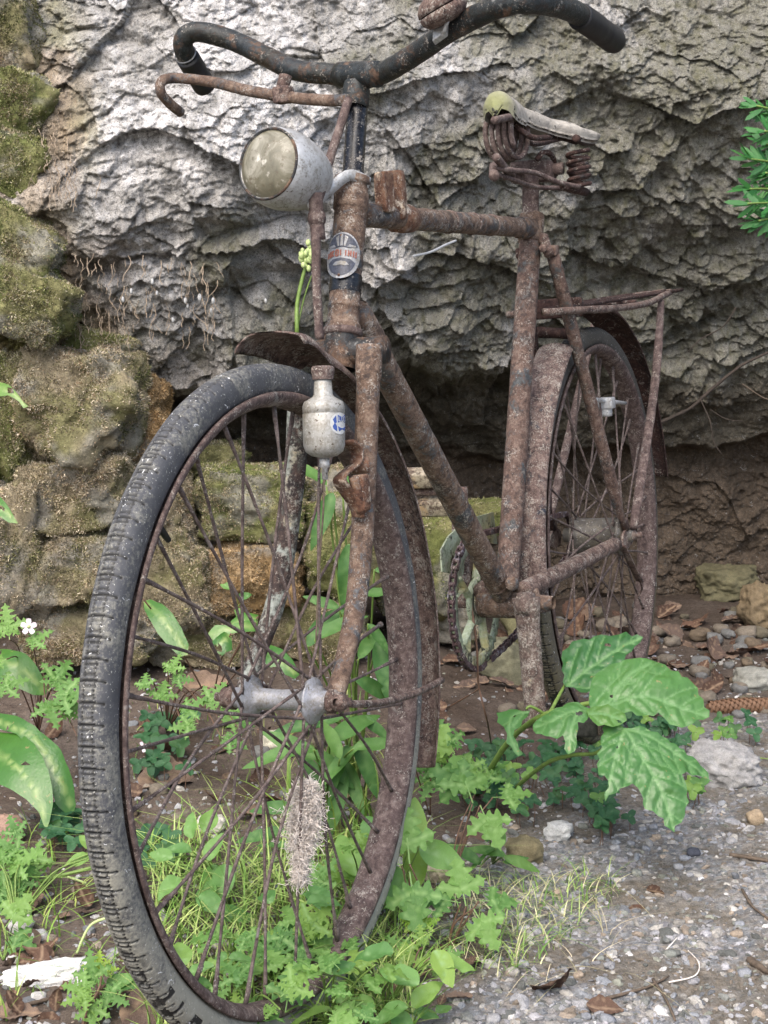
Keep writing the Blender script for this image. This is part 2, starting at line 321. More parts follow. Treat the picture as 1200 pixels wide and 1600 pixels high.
# ---------------------------------------------------------------- terrain
def gmask(x, y):                                            # 1 = gravel path, 0 = leafy soil
    P = np.stack([x, y, 0*x], -1).reshape(-1, 3); q = pix(P); z = (P-CAM)@FW
    t = q[:, 0]-(660+(1600-q[:, 1])*.48)+110*fbm(P*8, 4, 5)
    return np.where(z > .3, sst(t, -70, 90), 1.).reshape(np.shape(x))
def gh(x, y):
    x = np.asarray(x, float); y = np.asarray(y, float); P = np.stack([x, y, 0*x], -1).reshape(-1, 3); D = (P-CAM)@FW; u = (P-CAM)@RT
    h = .007*fbm(P*5, 3, 11)+.0035*fbm(P*24, 3, 12)-.004
    h = h+.06*sst(D, 2.55, 2.95)*sst(-u, -.35, .2)+.035*sst(D, 3.0, 3.5)
    return h.reshape(x.shape)
def gpt(px, py, dz=0):
    z = 0.
    for _ in range(4):
        r = ray(px, py); t = (z-CAM[2])/r[2]; P = CAM+t*r; z = float(gh(P[0], P[1]))
    P[2] = z+dz; return P
def gD(px, py): return float((gpt(px, py)-CAM)@FW)
fh = FW*A([1, 1, 0]); fh /= np.linalg.norm(fh); rh = A([-fh[1], fh[0], 0])*-1.
if rh@RT < 0: rh = -rh
def grid(a, b):
    na, nb = len(a), len(b); I = np.arange(na*nb).reshape(na, nb)
    return np.stack([I[:-1, :-1], I[1:, :-1], I[1:, 1:], I[:-1, 1:]], -1).reshape(-1, 4)
# ground sheet
uu = np.concatenate([-np.geomspace(40, 1.05, 18), np.linspace(-1, 1, 430), np.geomspace(1.05, 40, 18)])
dd = np.concatenate([-np.geomspace(30, .05, 10), np.linspace(.1, 1.45, 25), np.linspace(1.46, 4.0, 560), np.geomspace(4.1, 60, 12)])
U, Dp = np.meshgrid(uu, dd, indexing='ij'); P = CAM*A([1, 1, 0])+U[..., None]*rh+Dp[..., None]*fh; P = P.reshape(-1, 3)
P[:, 2] = gh(P[:, 0], P[:, 1]); gm = gmask(P[:, 0], P[:, 1])
ox, oy, ed, r0, r1, r2 = cells(P[:, 0]*150, P[:, 1]*150, 3)
P[:, 2] += (.0025*np.clip(ed, 0, .5)+.0012*r0)*(gm*.8+.2)+.004*(1-gm)*fbm(P*60, 3, 31)
soil = A([.125, .098, .080])+A([.07, .062, .055])*fbm(P*14, 4, 21)[:, None]*.9; grav = A([.25, .245, .24])*(1+.35*r1[:, None])+A([.03, .01, -.01])*r2[:, None]
tint = sst(fbm(P*A([9, 9, 0]), 4, 44), .1, -.3)[:, None]; grav = grav*(1-.6*tint)+A([.085, .068, .045])*tint
col = soil*(1-gm[:, None])+grav*gm[:, None]
far = sst((P-CAM)@FW, 2.7, 3.1)[:, None]; col = col*(1-far)+(soil*.75)*far
tag(mk('ground', P, grid(uu, dd).tolist(), mGround, col=np.clip(col, .01, 1)), kind='structure')
# ---------------------------------------------------------------- rock face (one craggy limestone outcrop with an undercut)
tab_x = A([-300, 100, 350, 600, 850, 1050, 1300.]); tab_y = A([-900, -300, 0, 100, 200, 300, 400, 500, 590, 650, 740, 760, 1020.])
TD = A([[3.5, 3.5, 3.5, 3.5, 3.6, 3.6, 3.6], [3.2, 3.2, 3.15, 3.2, 3.25, 3.3, 3.3],
        [3.04, 3.00, 3.00, 3.05, 3.16, 3.20, 3.18], [2.96, 2.93, 2.92, 2.98, 3.10, 3.16, 3.14], [2.90, 2.87, 2.87, 3.00, 3.13, 3.20, 3.19],
        [2.87, 2.83, 2.84, 3.05, 3.18, 3.25, 3.24], [2.88, 2.85, 2.90, 3.10, 3.26, 3.38, 3.36], [2.93, 2.91, 2.96, 3.14, 3.32, 3.44, 3.43],
        [3.00, 2.99, 3.02, 3.18, 3.34, 3.45, 3.45], [3.30, 3.32, 3.36, 3.46, 3.50, 3.50, 3.50], [3.40, 3.42, 3.46, 3.56, 3.62, 3.60, 3.58],
        [3.42, 3.44, 3.48, 3.60, 3.72, 3.70, 3.70], [3.44, 3.46, 3.5, 3.62, 3.72, 3.72, 3.72]])
def smooth_interp(q, xs, n=3):
    return q
def base_depth(px, py):
    ix = np.clip(np.searchsorted(tab_x, px)-1, 0, len(tab_x)-2); iy = np.clip(np.searchsorted(tab_y, py)-1, 0, len(tab_y)-2)
    tx = np.clip((px-tab_x[ix])/(tab_x[ix+1]-tab_x[ix]), 0, 1); ty = np.clip((py-tab_y[iy])/(tab_y[iy+1]-tab_y[iy]), 0, 1)
    tx = tx*tx*(3-2*tx)*.5+tx*.5; ty = ty*ty*(3-2*ty)*.5+ty*.5
    return (TD[iy, ix]*(1-tx)+TD[iy, ix+1]*tx)*(1-ty)+(TD[iy+1, ix]*(1-tx)+TD[iy+1, ix+1]*tx)*ty
ua = np.concatenate([-np.geomspace(4, .9, 26), np.linspace(-.88, .92, 800), np.geomspace(.94, 4, 26)])
za = np.concatenate([np.linspace(-.05, 1.32, 640), np.geomspace(1.34, 3.2, 30)])
U, Z = np.meshgrid(ua, za, indexing='ij'); u = U.ravel(); z = Z.ravel()
Pn = np.stack([u, z, 0*u], -1)
wu = u+.035*fbm(Pn*5, 3, 51); wz = z+.03*fbm(Pn*5, 3, 61)
th = np.arctan2(z-CAM[2], 3.0); ppx = 600+wu*FPX/3.05; ppy = 800-FPX*np.tan(th+math.radians(8.488))+45*fbm(Pn*3.1, 3, 71)+14*fbm(Pn*17, 3, 72)
D = base_depth(ppx, ppy)
rough = sst(ppy, 700, 640)*.72+.28
def flakes(s, asp, seed, k, tilt, step, rot=.25):
    a = wu*s+rot*wz*s+.35*fbm(Pn*s*.9, 2, seed+5); b = (wz-rot*.6*wu)*s*asp+.35*fbm(Pn*s*.9, 2, seed+6)
    ox, oy, ed, r0, r1, r2 = cells(a, b, seed)
    return -(k*r0+tilt*(ox*r1*.8)-tilt*(.35+.65*np.abs(r2))*oy)/s-step*np.clip(.12-ed, 0, .12)/s*-1., ed, r1
f1, e1, q1 = flakes(4.5, 1.3, 100, .14, .34, 0)
f2, e2, q2 = flakes(11, 1.5, 200, .10, .34, 0)
f3, e3, q3 = flakes(30, 1.4, 300, .09, .36, 0)
f4, e4, q4 = flakes(80, 1.2, 400, .10, .36, 0)
def ledges(fr, amp, seed, wa, sh=.86):
    """thin irregular beds: each one juts out towards its lower lip and then breaks back"""
    tl = .22*fbm(Pn*2.3, 2, seed+3)
    x = (-z+tl*u)*fr+wa*fbm(Pn*A([fr*.32, fr*.42, 1]), 4, seed, .6)+q1*.7+q2*.5; k = np.floor(x); t = x-k
    t = np.where(t < sh, (t/sh)**1.1, .5+.5*np.cos(np.pi*(t-sh)/(1-sh))); r_ = _h(k.astype(np.int64), (k*0+seed).astype(np.int64), (np.floor(u*fr*.22+k*.37)).astype(np.int64), seed)
    return -amp*t*(.25+.75*sst(fbm(Pn*fr*.35, 3, seed+9)+r_-.5, -.45, .45))
sel = sst(fbm(Pn*6, 2, 81), -.25, .35); sel2 = sst(fbm(Pn*4, 3, 82), -.3, .3)
low_ = sst(ppy+.22*ppx+70*fbm(Pn*4, 3, 83), 230, 470)             # smoother pitted face above, scalloped beds below
ca, cb_x, ce, cr0, cr1, cr2 = cells(wu*62+.5*fbm(Pn*40, 2, 7), wz*70+.5*fbm(Pn*40, 2, 8), 610)
pit = np.exp(-((ca**2+cb_x**2)/.09))*(cr0 > .1)*(cr1*.5+.5)
knob = fbm(Pn*27, 4, 93, .6)
disp = f1*(.38+.25*low_)+f2*(.30+.35*low_)+f3*(.24+.36*sel*(.5+low_))+f4*(.18+.4*sel2)
disp += .030*fbm(Pn*9, 3, 94)+.019*knob+.006*fbm(Pn*75, 4, 91, .65)+.004*fbm(Pn*150, 2, 95)+.007*pit*(1-.5*low_)+.007*fbm(Pn*42, 3, 92, ridge=True)*sel2
disp += ledges(8, .019, 500, 2.6)*(.25+.75*low_)+ledges(18, .012, 520, 3.0)*sel2*(.35+.65*low_)+ledges(38, .003, 540, 3.0)*sel
# long slanting breaks that run through the face
for (x0, y0, x1, y1, wd, dp) in [(180, 410, 500, 330, 16, .035), (300, 470, 560, 415, 14, .03), (130, 45, 250, 55, 8, .02), (860, 480, 1010, 430, 12, .02), (1040, 560, 1200, 500, 12, .02)]:
    t = np.clip(((ppx-x0)*(x1-x0)+(ppy-y0)*(y1-y0))/((x1-x0)**2+(y1-y0)**2), 0, 1); dist = np.hypot(ppx-x0-t*(x1-x0), ppy-y0-t*(y1-y0)+8*vnoise(Pn*30, 5))
    disp += dp*np.exp(-(dist/wd)**2)
disp *= rough; disp += (1-rough)*(.045*fbm(Pn*14, 5, 97, .6)+.02*fbm(Pn*5, 2, 98))
D = D+disp
zz = z-np.clip(-disp, 0, .05)*.35                                # lips sag a little
P = CAM*A([1, 1, 0])+(u*(1+.0*D))[:, None]*rh+D[:, None]*fh; P[:, 2] = zz
fine_ = fbm(Pn*85, 3, 115, .7); white = np.clip(sst(fbm(Pn*6.5, 5, 111, .65)+.15*q3, -.25, .3)*(.75+.9*fine_), 0, 1.1); up_ = sst(ppy+90*fbm(Pn*5, 3, 113), 520, 120)*sst(ppx, 1500, 500)
grey = A([.335, .325, .31])[None]*(1+.06*q3[:, None]+.06*q1[:, None]+.35*fine_[:, None]+.25*fbm(Pn*30, 3, 116)[:, None]); colr = grey+(A([.70, .685, .68])-grey)*(white*(.2+.8*up_))[:, None]
olive = sst(fbm(Pn*7, 5, 121, .6)+.15*q2+sst(ppx, 300, 900)*.72-.30*up_-.12, -.15, .3)
ok_ = (.82*olive*(.8+.6*fine_))[:, None].clip(0, .95); colr = colr*(1-ok_)+A([.115, .112, .068])*ok_
brn = sst(ppx, 420, 120)*sst(ppy, 330, 430)*sst(fbm(Pn*8, 3, 131), -.3, .3); colr = colr*(1-.6*brn[:, None])+A([.20, .135, .085])*.6*brn[:, None]
mossL = sst(ppx+70*fbm(Pn*6, 3, 141)-35*sst(ppy, 300, 420), 195, 95); mossL *= sst(fbm(Pn*11, 4, 142), -.6, .05)
mg = sst(fbm(Pn*12, 3, 143), -.3, .3)[:, None]; colr = colr*(1-.8*mossL[:, None])+(A([.22, .20, .06])*mg+A([.30, .22, .13])*(1-mg))*(1+.5*fine_[:, None])*.8*mossL[:, None]
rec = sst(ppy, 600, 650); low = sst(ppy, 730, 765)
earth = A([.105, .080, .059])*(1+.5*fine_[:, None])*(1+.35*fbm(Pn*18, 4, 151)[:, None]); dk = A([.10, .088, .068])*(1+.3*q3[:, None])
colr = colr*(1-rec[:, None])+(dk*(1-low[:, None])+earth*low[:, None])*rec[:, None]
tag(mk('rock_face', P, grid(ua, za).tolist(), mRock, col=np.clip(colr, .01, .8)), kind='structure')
# ---------------------------------------------------------------- stones
def stone_mesh(c, ax, seed, sub=4, sq=.55, rough=.10, facet=.12):
    V, F = ico(sub); n = V/np.max(np.abs(V), 1)[:, None]; B = V*(1-sq)+n*sq*.9
    s = np.linalg.norm(ax, axis=1).mean(); Q = B+seed*3.7
    h = .22*fbm(Q*1.1, 2, seed)+facet*(np.round(fbm(Q*2.2, 2, seed+1)*4)/4)+rough*fbm(Q*4, 4, seed+2, .6)+rough*.35*fbm(Q*16, 3, seed+3)
    B = B*(1+h)[:, None]; return np.asarray(c)+B@A(ax), F
def camaxes(w, h, d, rot=0):
    c, s = math.cos(rot), math.sin(rot); x = rh*c+A([0, 0, 1])*s; y = -rh*s+A([0, 0, 1])*c
    return [x*w, fh*d, y*h]
def fuzz(V, F, n, pal, ln=(.003, .008), wd=.0012):
    F = np.asarray(F); a, b, c = V[F[:, 0]], V[F[:, 1]], V[F[:, 2]]; N = np.cross(b-a, c-a); ar = np.linalg.norm(N, axis=1); N /= ar[:, None]+1e-12
    vis = (N@-FW > -.25); mid_ = (a+b+c)/3; pr = ar*vis*(.06+sst(fbm(mid_*16, 4, 79)+.35*N[:, 2], -.22, .25)); k = rng.choice(len(F), n, p=pr/pr.sum()); s, t = rng.random((2, n)); q = s+t > 1; s[q] = 1-s[q]; t[q] = 1-t[q]
    p = a[k]+(b-a)[k]*s[:, None]+(c-a)[k]*t[:, None]; d = N[k]+rng.normal(0, .75, (n, 3)); d[:, 2] += .1; d /= np.linalg.norm(d, axis=1)[:, None]
    sd = np.cross(d, rng.normal(0, 1, (n, 3))); sd /= np.linalg.norm(sd, axis=1)[:, None]; L = rng.uniform(*ln, n)[:, None]
    clump = fbm(p*60, 3, 77); zone = fbm(p*11, 3, 78); L = L*(1+1.2*np.clip(clump, -.7, 1)[:, None])
    VV = np.stack([p-sd*wd-N[k]*.001, p+sd*wd-N[k]*.001, p+d*L], 1).reshape(-1, 3)
    pal = A(pal); j = np.clip(((zone*1.3+rng.normal(0, .30, n))*.5+.5)*len(pal), 0, len(pal)-1).astype(int); cc = pal[j]*rng.uniform(.55, 1.5, n)[:, None]*(1+.7*np.clip(clump, -.7, 1))[:, None]
    return VV, np.arange(3*n).reshape(-1, 3).tolist(), np.repeat(cc, 3, 0)
PAL_B = [(.10, .11, .045), (.20, .19, .095), (.33, .28, .19), (.46, .40, .31), (.27, .20, .13), (.17, .165, .075)]
PAL_G = [(.08, .11, .035), (.16, .18, .065), (.25, .24, .115), (.40, .36, .26), (.25, .20, .13), (.15, .165, .065)]
PAL_O = [(.19, .13, .055), (.32, .21, .10), (.42, .30, .17), (.27, .20, .11), (.46, .39, .29)]
wall_base = gpt(150, 1040); wall = thing('stone_wall', 'mossy dry stone wall at left below the overhanging rock', 'stone wall', wall_base)
# px centre, px size, depth, tilt, palette, fuzz amount, label
WST = [(30, 385, 150, 110, 2.76, -.55, PAL_G, 1, 'green mossy slanting stone at the left edge'), (45, 475, 150, 125, 2.76, -.5, PAL_G, .9, 'wedge shaped green stone below the slanting one'),
       (125, 622, 205, 190, 2.86, -.1, PAL_B, 1, 'largest rounded mossy stone of the wall'), (0, 650, 100, 215, 2.84, 0, PAL_G, .9, None), (212, 660, 95, 150, 2.93, -.2, PAL_O, 1, 'orange mossed stone right of the largest'),
       (120, 772, 190, 125, 2.88, .05, PAL_B, 1, None), (20, 862, 125, 225, 2.88, .1, PAL_B, 1, None), (128, 880, 145, 130, 2.90, 0, PAL_B, 1, None), (235, 800, 130, 170, 2.97, .1, PAL_B, 1, None),
       (270, 920, 150, 150, 2.99, 0, PAL_B, 1, None), (395, 785, 190, 130, 3.02, -.1, PAL_G, .8, 'green grey stone seen through the top of the front wheel'), (400, 900, 150, 120, 3.02, .1, PAL_O, 1, 'orange mossed stone behind the spokes'),
       (540, 845, 150, 170, 3.06, 0, PAL_G, .5, None), (500, 775, 110, 95, 3.09, .2, PAL_B, .3, 'bare pale stone below the dark gap'), (310, 1000, 180, 90, 3.02, 0, PAL_B, .8, None), (480, 980, 170, 110, 3.08, 0, PAL_B, .8, None),
       (140, 985, 220, 100, 2.93, 0, PAL_B, 1, None), (650, 880, 140, 180, 3.2, 0, PAL_G, .3, None), (760, 810, 150, 60, 3.35, .02, PAL_G, .2, 'flat grey slab behind the chain'),
       (10, 60, 120, 150, 2.82, .2, PAL_B, .8, None), (28, 170, 120, 120, 2.80, -.5, PAL_G, 1, 'yellow green mossy block high on the left edge'), (20, 255, 130, 110, 2.79, -.4, PAL_G, .9, None), (60, 320, 120, 70, 2.82, -.5, PAL_G, .8, None), (160, 545, 120, 60, 2.88, -.3, PAL_G, .6, None), (330, 720, 120, 60, 3.12, .1, PAL_G, .3, None), (690, 960, 120, 90, 3.25, 0, PAL_B, .2, None)]
for i, (px, py, pw, ph, D0, rot, pal, fz, lab) in enumerate(WST):
    c = W(px, py, D0+.03); sc = D0/FPX/2; V, F = stone_mesh(c, camaxes(pw*sc*1.0, ph*sc*.99, max(.05, min(pw, ph)*sc*1.1), rot), 10+i, 5, .60, .13, .17)
    g = sst(fbm(V*16, 4, 200+i), -.35, .35)[:, None]; g2 = sst(fbm(V*40, 3, 300+i), -.2, .4)[:, None]; cc = A(pal[2])*g+A(pal[1])*(1-g); g3 = sst(fbm(V*13, 4, 400+i), .0, .25)[:, None]; cc = cc*(1-.75*g3)+A([.31, .295, .265])*.75*g3; cc = cc*(1+.6*fbm(V*120, 3, 77)[:, None])
    o = mk('stone', V, F.tolist(), mMossRock, wall, col=cc, loc=None); o.data.transform(Matrix.Translation(-Vector(wall_base)))
    if lab: o['label'] = lab
    if fz > .15:
        FV, FF, FC = fuzz(V, F, int(22000*fz*min(1.6, pw*ph/20000+.35)), pal, (.0020, .0056)); mo = mk('moss', FV, FF, mFuzz, o, smooth=False, col=FC); mo['kind'] = 'stuff'; mo.data.transform(Matrix.Translation(-Vector(wall_base)))
def loose(name, label, cat, px, py, pw, ph, colr, rot=0, sub=4, group=None, sq=.28, rough=.16, D=None, fz=0, pal=PAL_G, sink=.25, dep=.9):
    Dg = D or gD(px, py+ph*.4); sc = Dg/FPX/2; g = gpt(px, py+ph*.4) if D is None else W(px, py, D); c = W(px, py, Dg+pw*sc*.3)
    sd = int(px*7+py); V, F = stone_mesh(c, camaxes(pw*sc, ph*sc, pw*sc*dep, rot), sd % 9000, sub, sq, rough)
    nz = fbm(V*60, 4, sd)[:, None]; cc = A(colr)*(1+.35*nz)
    o = mk(name, V, F.tolist(), mStone, col=np.clip(cc, .01, .9), loc=c); tag(o, label, cat, group)
    return o, V, F
loose('rock', 'pale grey rough rock beside the big green leaf', 'rock', 1130, 1196, 120, 70, (.30, .295, .29), -.15, 5, sq=.5)
loose('rock', 'long chalk white stone at the bottom left', 'rock', 75, 1525, 140, 42, (.72, .72, .71), .12, 5, sq=.75, dep=.35)
loose('rock', 'olive mossy block against the brown back wall', 'rock', 1135, 910, 105, 62, (.13, .12, .07), .03, 5, sq=.6, rough=.2)
loose('rock', 'tan mossy stone at the right edge of the recess', 'rock', 1195, 950, 75, 85, (.17, .13, .08), 0, 5, rough=.2)
loose('rock', 'angular grey green stone under the bottom bracket', 'rock', 785, 1035, 85, 70, (.17, .165, .11), -.4, 4, sq=.7)
loose('rock', 'upright olive stone between chainring and crank', 'rock', 815, 975, 55, 85, (.19, .18, .10), .5, 4, sq=.7)
loose('rock', 'brownish mossy stone among clover and grass', 'rock', 818, 1330, 62, 52, (.20, .17, .10), 0, 4)
loose('rock', 'small white pitted stone below the clover', 'rock', 872, 1300, 46, 34, (.55, .55, .54), 0, 4)
loose('rock', 'cream stone behind the front hub', 'rock', 432, 1160, 48, 36, (.50, .47, .38), 0, 4)
loose('rock', 'white stone in the soil inside the front wheel', 'rock', 330, 1288, 46, 30, (.55, .53, .47), 0, 4)
loose('rock', 'flat yellowish stone right of the front tyre', 'rock', 690, 1360, 55, 42, (.36, .31, .23), .2, 4)
loose('rock', 'dark smooth pebble near the leaf tip', 'pebble', 1083, 1332, 22, 14, (.07, .075, .095), 0, 3, rough=.02)
loose('rock', 'tan angular pebble near the right edge', 'pebble', 1180, 1278, 26, 24, (.36, .28, .19), .3, 3, sq=.7)
loose('rock', 'pinkish stone under the left fern fronds', 'rock', 12, 1298, 52, 48, (.33, .22, .17), .2, 4)
loose('rock', 'grey stone beside the pine cone', 'rock', 1180, 1062, 70, 38, (.26, .26, .23), 0, 4)
# scatter of middle sized stones
for k in range(110):
    if k < 42 or k >= 70: px, py = rng.uniform(860 if k >= 70 else 1020, 1205), (rng.uniform(945, 1010) if k >= 70 else rng.uniform(985, 1120))
    elif k < 55: px, py = rng.uniform(700, 900), rng.uniform(1000, 1130)
    else: px, py = rng.uniform(200, 560), rng.uniform(1120, 1330)
    s = rng.uniform(14, 34); cl = [(.13, .10, .07), (.12, .105, .075), (.17, .145, .115), (.15, .15, .145)][rng.integers(4)]
    loose('stone', 'small brownish stone lying in the litter under the overhang' if k < 42 else 'dark rubble stone at the foot of the back wall' if k >= 70 else ('small stone on the ground below the cranks' if k < 55 else 'small stone on the soil inside the front wheel'), 'stone', px, py, s, s*.65, cl, rng.uniform(-.3, .3), 3,
          'stones under the overhang' if k < 42 else 'rubble along the back wall' if k >= 70 else ('stones below the cranks' if k < 55 else 'stones inside the front wheel'))
for (px, py, s) in [(32, 1445, 40), (62, 1462, 26), (60, 1558, 24), (20, 1500, 20), (250, 1425, 18)]:
    loose('stone', 'small white stone among dead leaves left of the front tyre', 'stone', px, py, s, s*.7, (.52, .50, .48), rng.uniform(-.5, .5), 3, 'white stones left of the tyre')
for k in range(60):
    px, py = rng.uniform(760, 1200), rng.uniform(1240, 1595)
    if px < 660+(1600-py)*.5+40: continue
    s = rng.uniform(11, 24)*(.6+.5*(py-1200)/400); cl = [(.30, .30, .31), (.22, .23, .25), (.36, .34, .31), (.32, .26, .20), (.20, .21, .19)][rng.integers(5)]
    loose('pebble', 'grey pebble standing out of the gravel path', 'pebble', px, py, s, s*.62, cl, rng.uniform(-.4, .4), 2, 'larger pebbles on the gravel path', .65, .04)
# gravel: one uncountable sheet of chips
def gravel(n, smin, smax, sub, test, seed):
    V0, F0 = ico(sub); Vs = []; Cs = []; r = np.random.default_rng(seed)
    px = r.uniform(-150, 1350, n); py = r.uniform(1000, 1720, n); t = -CAM[2]/(FW[2]+RT[2]*(px-600)/FPX-UP[2]*(py-800)/FPX)
    P = CAM+(FW+RT*((px-600)/FPX)[:, None]-UP*((py-800)/FPX)[:, None])*t[:, None]
    keep = r.random(n) < test(P, px, py); P = P[keep]; n = len(P); P[:, 2] = gh(P[:, 0], P[:, 1])
    s = smin+(smax-smin)*r.random(n)**3; ax = r.normal(0, 1, (n, 3, 3)); Q = np.linalg.qr(ax)[0]; sc = s[:, None]*r.uniform([.75, .6, .4], [1.3, 1., .7], (n, 3))
    B = V0[None]*(1+.28*r.normal(0, 1, (n, len(V0), 1))*(.6 if sub > 1 else 1.)); B = np.sign(B)*np.abs(B)**.8
    B = np.einsum('nij,nkj->nki', Q, B*sc[:, None, :]); B[:, :, 2] *= .75; VV = P[:, None]+B; VV[:, :, 2] += (s*.05)[:, None]
    pal = A([(.27, .27, .28), (.20, .21, .225), (.33, .315, .29), (.155, .16, .15), (.24, .20, .16), (.46, .45, .44), (.20, .205, .17), (.30, .295, .31)])
    cc = pal[r.choice(8, n, p=[.22, .17, .16, .14, .1, .05, .06, .1])]*r.uniform(.6, 1.35, n)[:, None]
    FF = (F0[None]+(np.arange(n)*len(V0))[:, None, None]).reshape(-1, 3); return VV.reshape(-1, 3), FF, np.repeat(cc, len(V0), 0)
def tg(P, px, py): return np.clip((gmask(P[:, 0], P[:, 1])*1.1+.26)*(.35+.9*sst(fbm(P*A([9, 9, 0]), 4, 44), -.35, .15)), 0, 1)
g1 = gravel(26000, .0017, .0058, 1, tg, 1); g2 = gravel(5200, .0045, .0105, 2, tg, 2)
VV = np.vstack([g1[0], g2[0]]); FF = np.vstack([g1[1], g2[1]+len(g1[0])]); CC = np.vstack([g1[2], g2[2]])
tag(mk('gravel', VV, FF.tolist(), mStone, smooth=False, col=CC), 'loose grey gravel chips covering the path', 'gravel', kind='stuff')
# ---------------------------------------------------------------- the bicycle (modelled upright in its own frame, leaning a little)
bike = thing('bicycle', 'rusty old roadster bicycle with headlamp and dynamo leaning by the rock face', 'bicycle')
bike.rotation_euler = (LEAN, 0, 0)
def bp(name, vf, mat, parent=None, smooth=True, label=None, col=None):
    o = mk(name, vf[0], vf[1], mat, parent or bike, smooth, col)
    if label: o['label'] = label
    return o
def dpt(px, py, y): return (LM@bk(px, py, y)-CAM)@FW
FWX, RWX, WZ = 1.1414, 0.0, 0.355
# --- wheels
def wheel(cx, y0, mt, label, gap=None, hubr=.016, front=True):
    n = 180; th = np.linspace(0, 2*np.pi, n, endpoint=False)
    sec = A([(-.0165, .3245), (-.019, .3225), (-.0185, .318), (-.015, .3135), (-.008, .3095), (0, .3085), (.008, .3095), (.015, .3135), (.0185, .318), (.019, .3225), (.0165, .3245), (.0145, .319), (.008, .3135), (0, .312), (-.008, .3135), (-.0145, .319)])
    V, F = sweep(th, sec, cx, WZ); V[:, 1] += y0; V = V+fbm(V*90, 3, 4)[:, None]*A([.0006, .0003, .0006])
    rim = bp('wheel', (V, F), mRustPurple, label=label)
    # tyre: carcass with transverse and dotted tread grooves as relief
    ns = 48; p = 15*118; a = np.linspace(-2.45, 2.45, ns); hw, hh = .0162, .0180; rc = .3365
    ca = np.cos(a); sa_ = np.sin(a); sec = np.stack([hw*np.sign(sa_)*np.abs(sa_)**.85, rc+hh*np.sign(ca)*np.abs(ca)**.85], -1)
    tht = np.linspace(0, 2*np.pi, p, endpoint=False)
    def rf(T, y, r):
        ph = (T/(2*np.pi)*118+.22*(y/.015)**2*.35) % 1; tr = (np.abs(ph-.5) < .056)*(np.abs(y) < .0135)
        half = (np.abs(((ph*2) % 1)-.5) < .12)*(np.abs(y) < .008)*.5
        li = ((np.abs(np.abs(y)-.0052) < .0011))*.9*((ph*6) % 1 < .62)
        li2 = ((np.abs(np.abs(y)-.0165) < .0006))*.35
        low = sst(-np.sin(T), .25, .8); crack = low*1.0*(np.abs(y) < .016)*(vnoise(np.stack([T*60, y*180, 0*T], -1).reshape(-1, 3), 3).reshape(T.shape) > .32)
        on = (r > rc+.004)
        return on*(-.0025*np.maximum.reduce([tr*1., half, li, li2, crack*.8]))+.0007*vnoise(np.stack([np.cos(T)*9, np.sin(T)*9, y*40], -1).reshape(-1, 3), 9).reshape(T.shape)
    V, F = sweep(tht, sec, cx, WZ, rf); rr_ = np.hypot(V[:, 0]-cx, V[:, 2]-WZ); base_r = np.tile(sec[:, 1], p); ra = sst(rr_-base_r, -.0016, -.0004); V[:, 1] += y0
    bp('tyre', (V, F), mt, rim, col=np.stack([ra]*3, -1))
    # hub
    fl = .0355
    if front: prof = [(.006, -.056), (.011, -.055), (.011, -.048), (.0155, -.046), (.017, -.040), (.024, -.0385), (.025, -.0365), (.024, -.0345), (.016, -.031), (.0115, -.024), (.0105, 0), (.0115, .024), (.016, .031), (.024, .0345), (.025, .0365), (.024, .0385), (.017, .040), (.0155, .046), (.011, .048), (.011, .055), (.006, .056)]
    else: prof = [(.006, -.062), (.012, -.060), (.013, -.045), (.033, -.043), (.034, -.039), (.030, -.036), (.029, 0), (.030, .036), (.034, .039), (.033, .043), (.014, .046), (.012, .060), (.006, .062)]
    bp('hub', lathe(prof, (cx, y0, WZ), (0, 1, 0), 40, .0012, 150), mHub if front else mHubR, rim)
    r_f = .0225 if front else .032
    for k in range(36):
        side = 1 if k % 2 else -1; j = k//2; tr = 1 if j % 2 else -1
        ar = 2*np.pi*(k+.5)/36; ah = ar+tr*math.radians(58)+rng.normal(0, .03)
        a0 = A([cx+r_f*math.cos(ah), y0+side*fl, WZ+r_f*math.sin(ah)]); b0 = A([cx+.3085*math.cos(ar), y0+side*.003, WZ+.3085*math.sin(ar)])
        broken = front and abs(((ar-math.pi+math.pi) % (2*math.pi))-math.pi) < .62 and rng.random() < .75
        L = 1.
        if broken: L = rng.uniform(.60, .80)
        mid = (a0+b0)/2+rng.normal(0, .004, 3); Pth = crom([a0, mid, b0], 9); m = int(len(Pth)*L); Pth = Pth[:m]
        if broken: Pth = Pth+np.linspace(0, 1, m)[:, None]**2*rng.normal(0, .015, 3)
        r = .00155+.0004*rng.random(m); r[-3:] = .0023; parts = [tube(Pth, r, 7)]
        if broken:
            t = Pth[-1]-Pth[-2]; t /= np.linalg.norm(t); parts.append(lathe([(.0001, -.002), (.0034, 0), (.0036, .003), (.0001, .0052)], Pth[-1], t, 8))
        else:
            t = b0-a0; t /= np.linalg.norm(t); parts.append(tube(A([b0-t*.016, b0-t*.001]), .0026, 7))
        bp('spoke', merge(parts), mSpoke, rim)
    return rim
fw_ = wheel(FWX, 0, mTyre, 'front wheel with cracked tyre and several broken spokes')
rw_ = wheel(RWX, .012, mTyreR, 'rear wheel with olive grimy tyre and heavily rusted rim', front=False)
# valve of the front tyre
q = bk(262, 838, 0.002); dirv = A([FWX, 0, WZ])-q; dirv /= np.linalg.norm(dirv); 
an = math.atan2(-dirv[2], -dirv[0]); vb = A([FWX+.309*math.cos(an), 0, WZ+.309*math.sin(an)])
bp('valve', tube(A([vb, vb+dirv*.012, vb+dirv*.03]), [.004, .0036, .003], 10), mGrip, fw_)
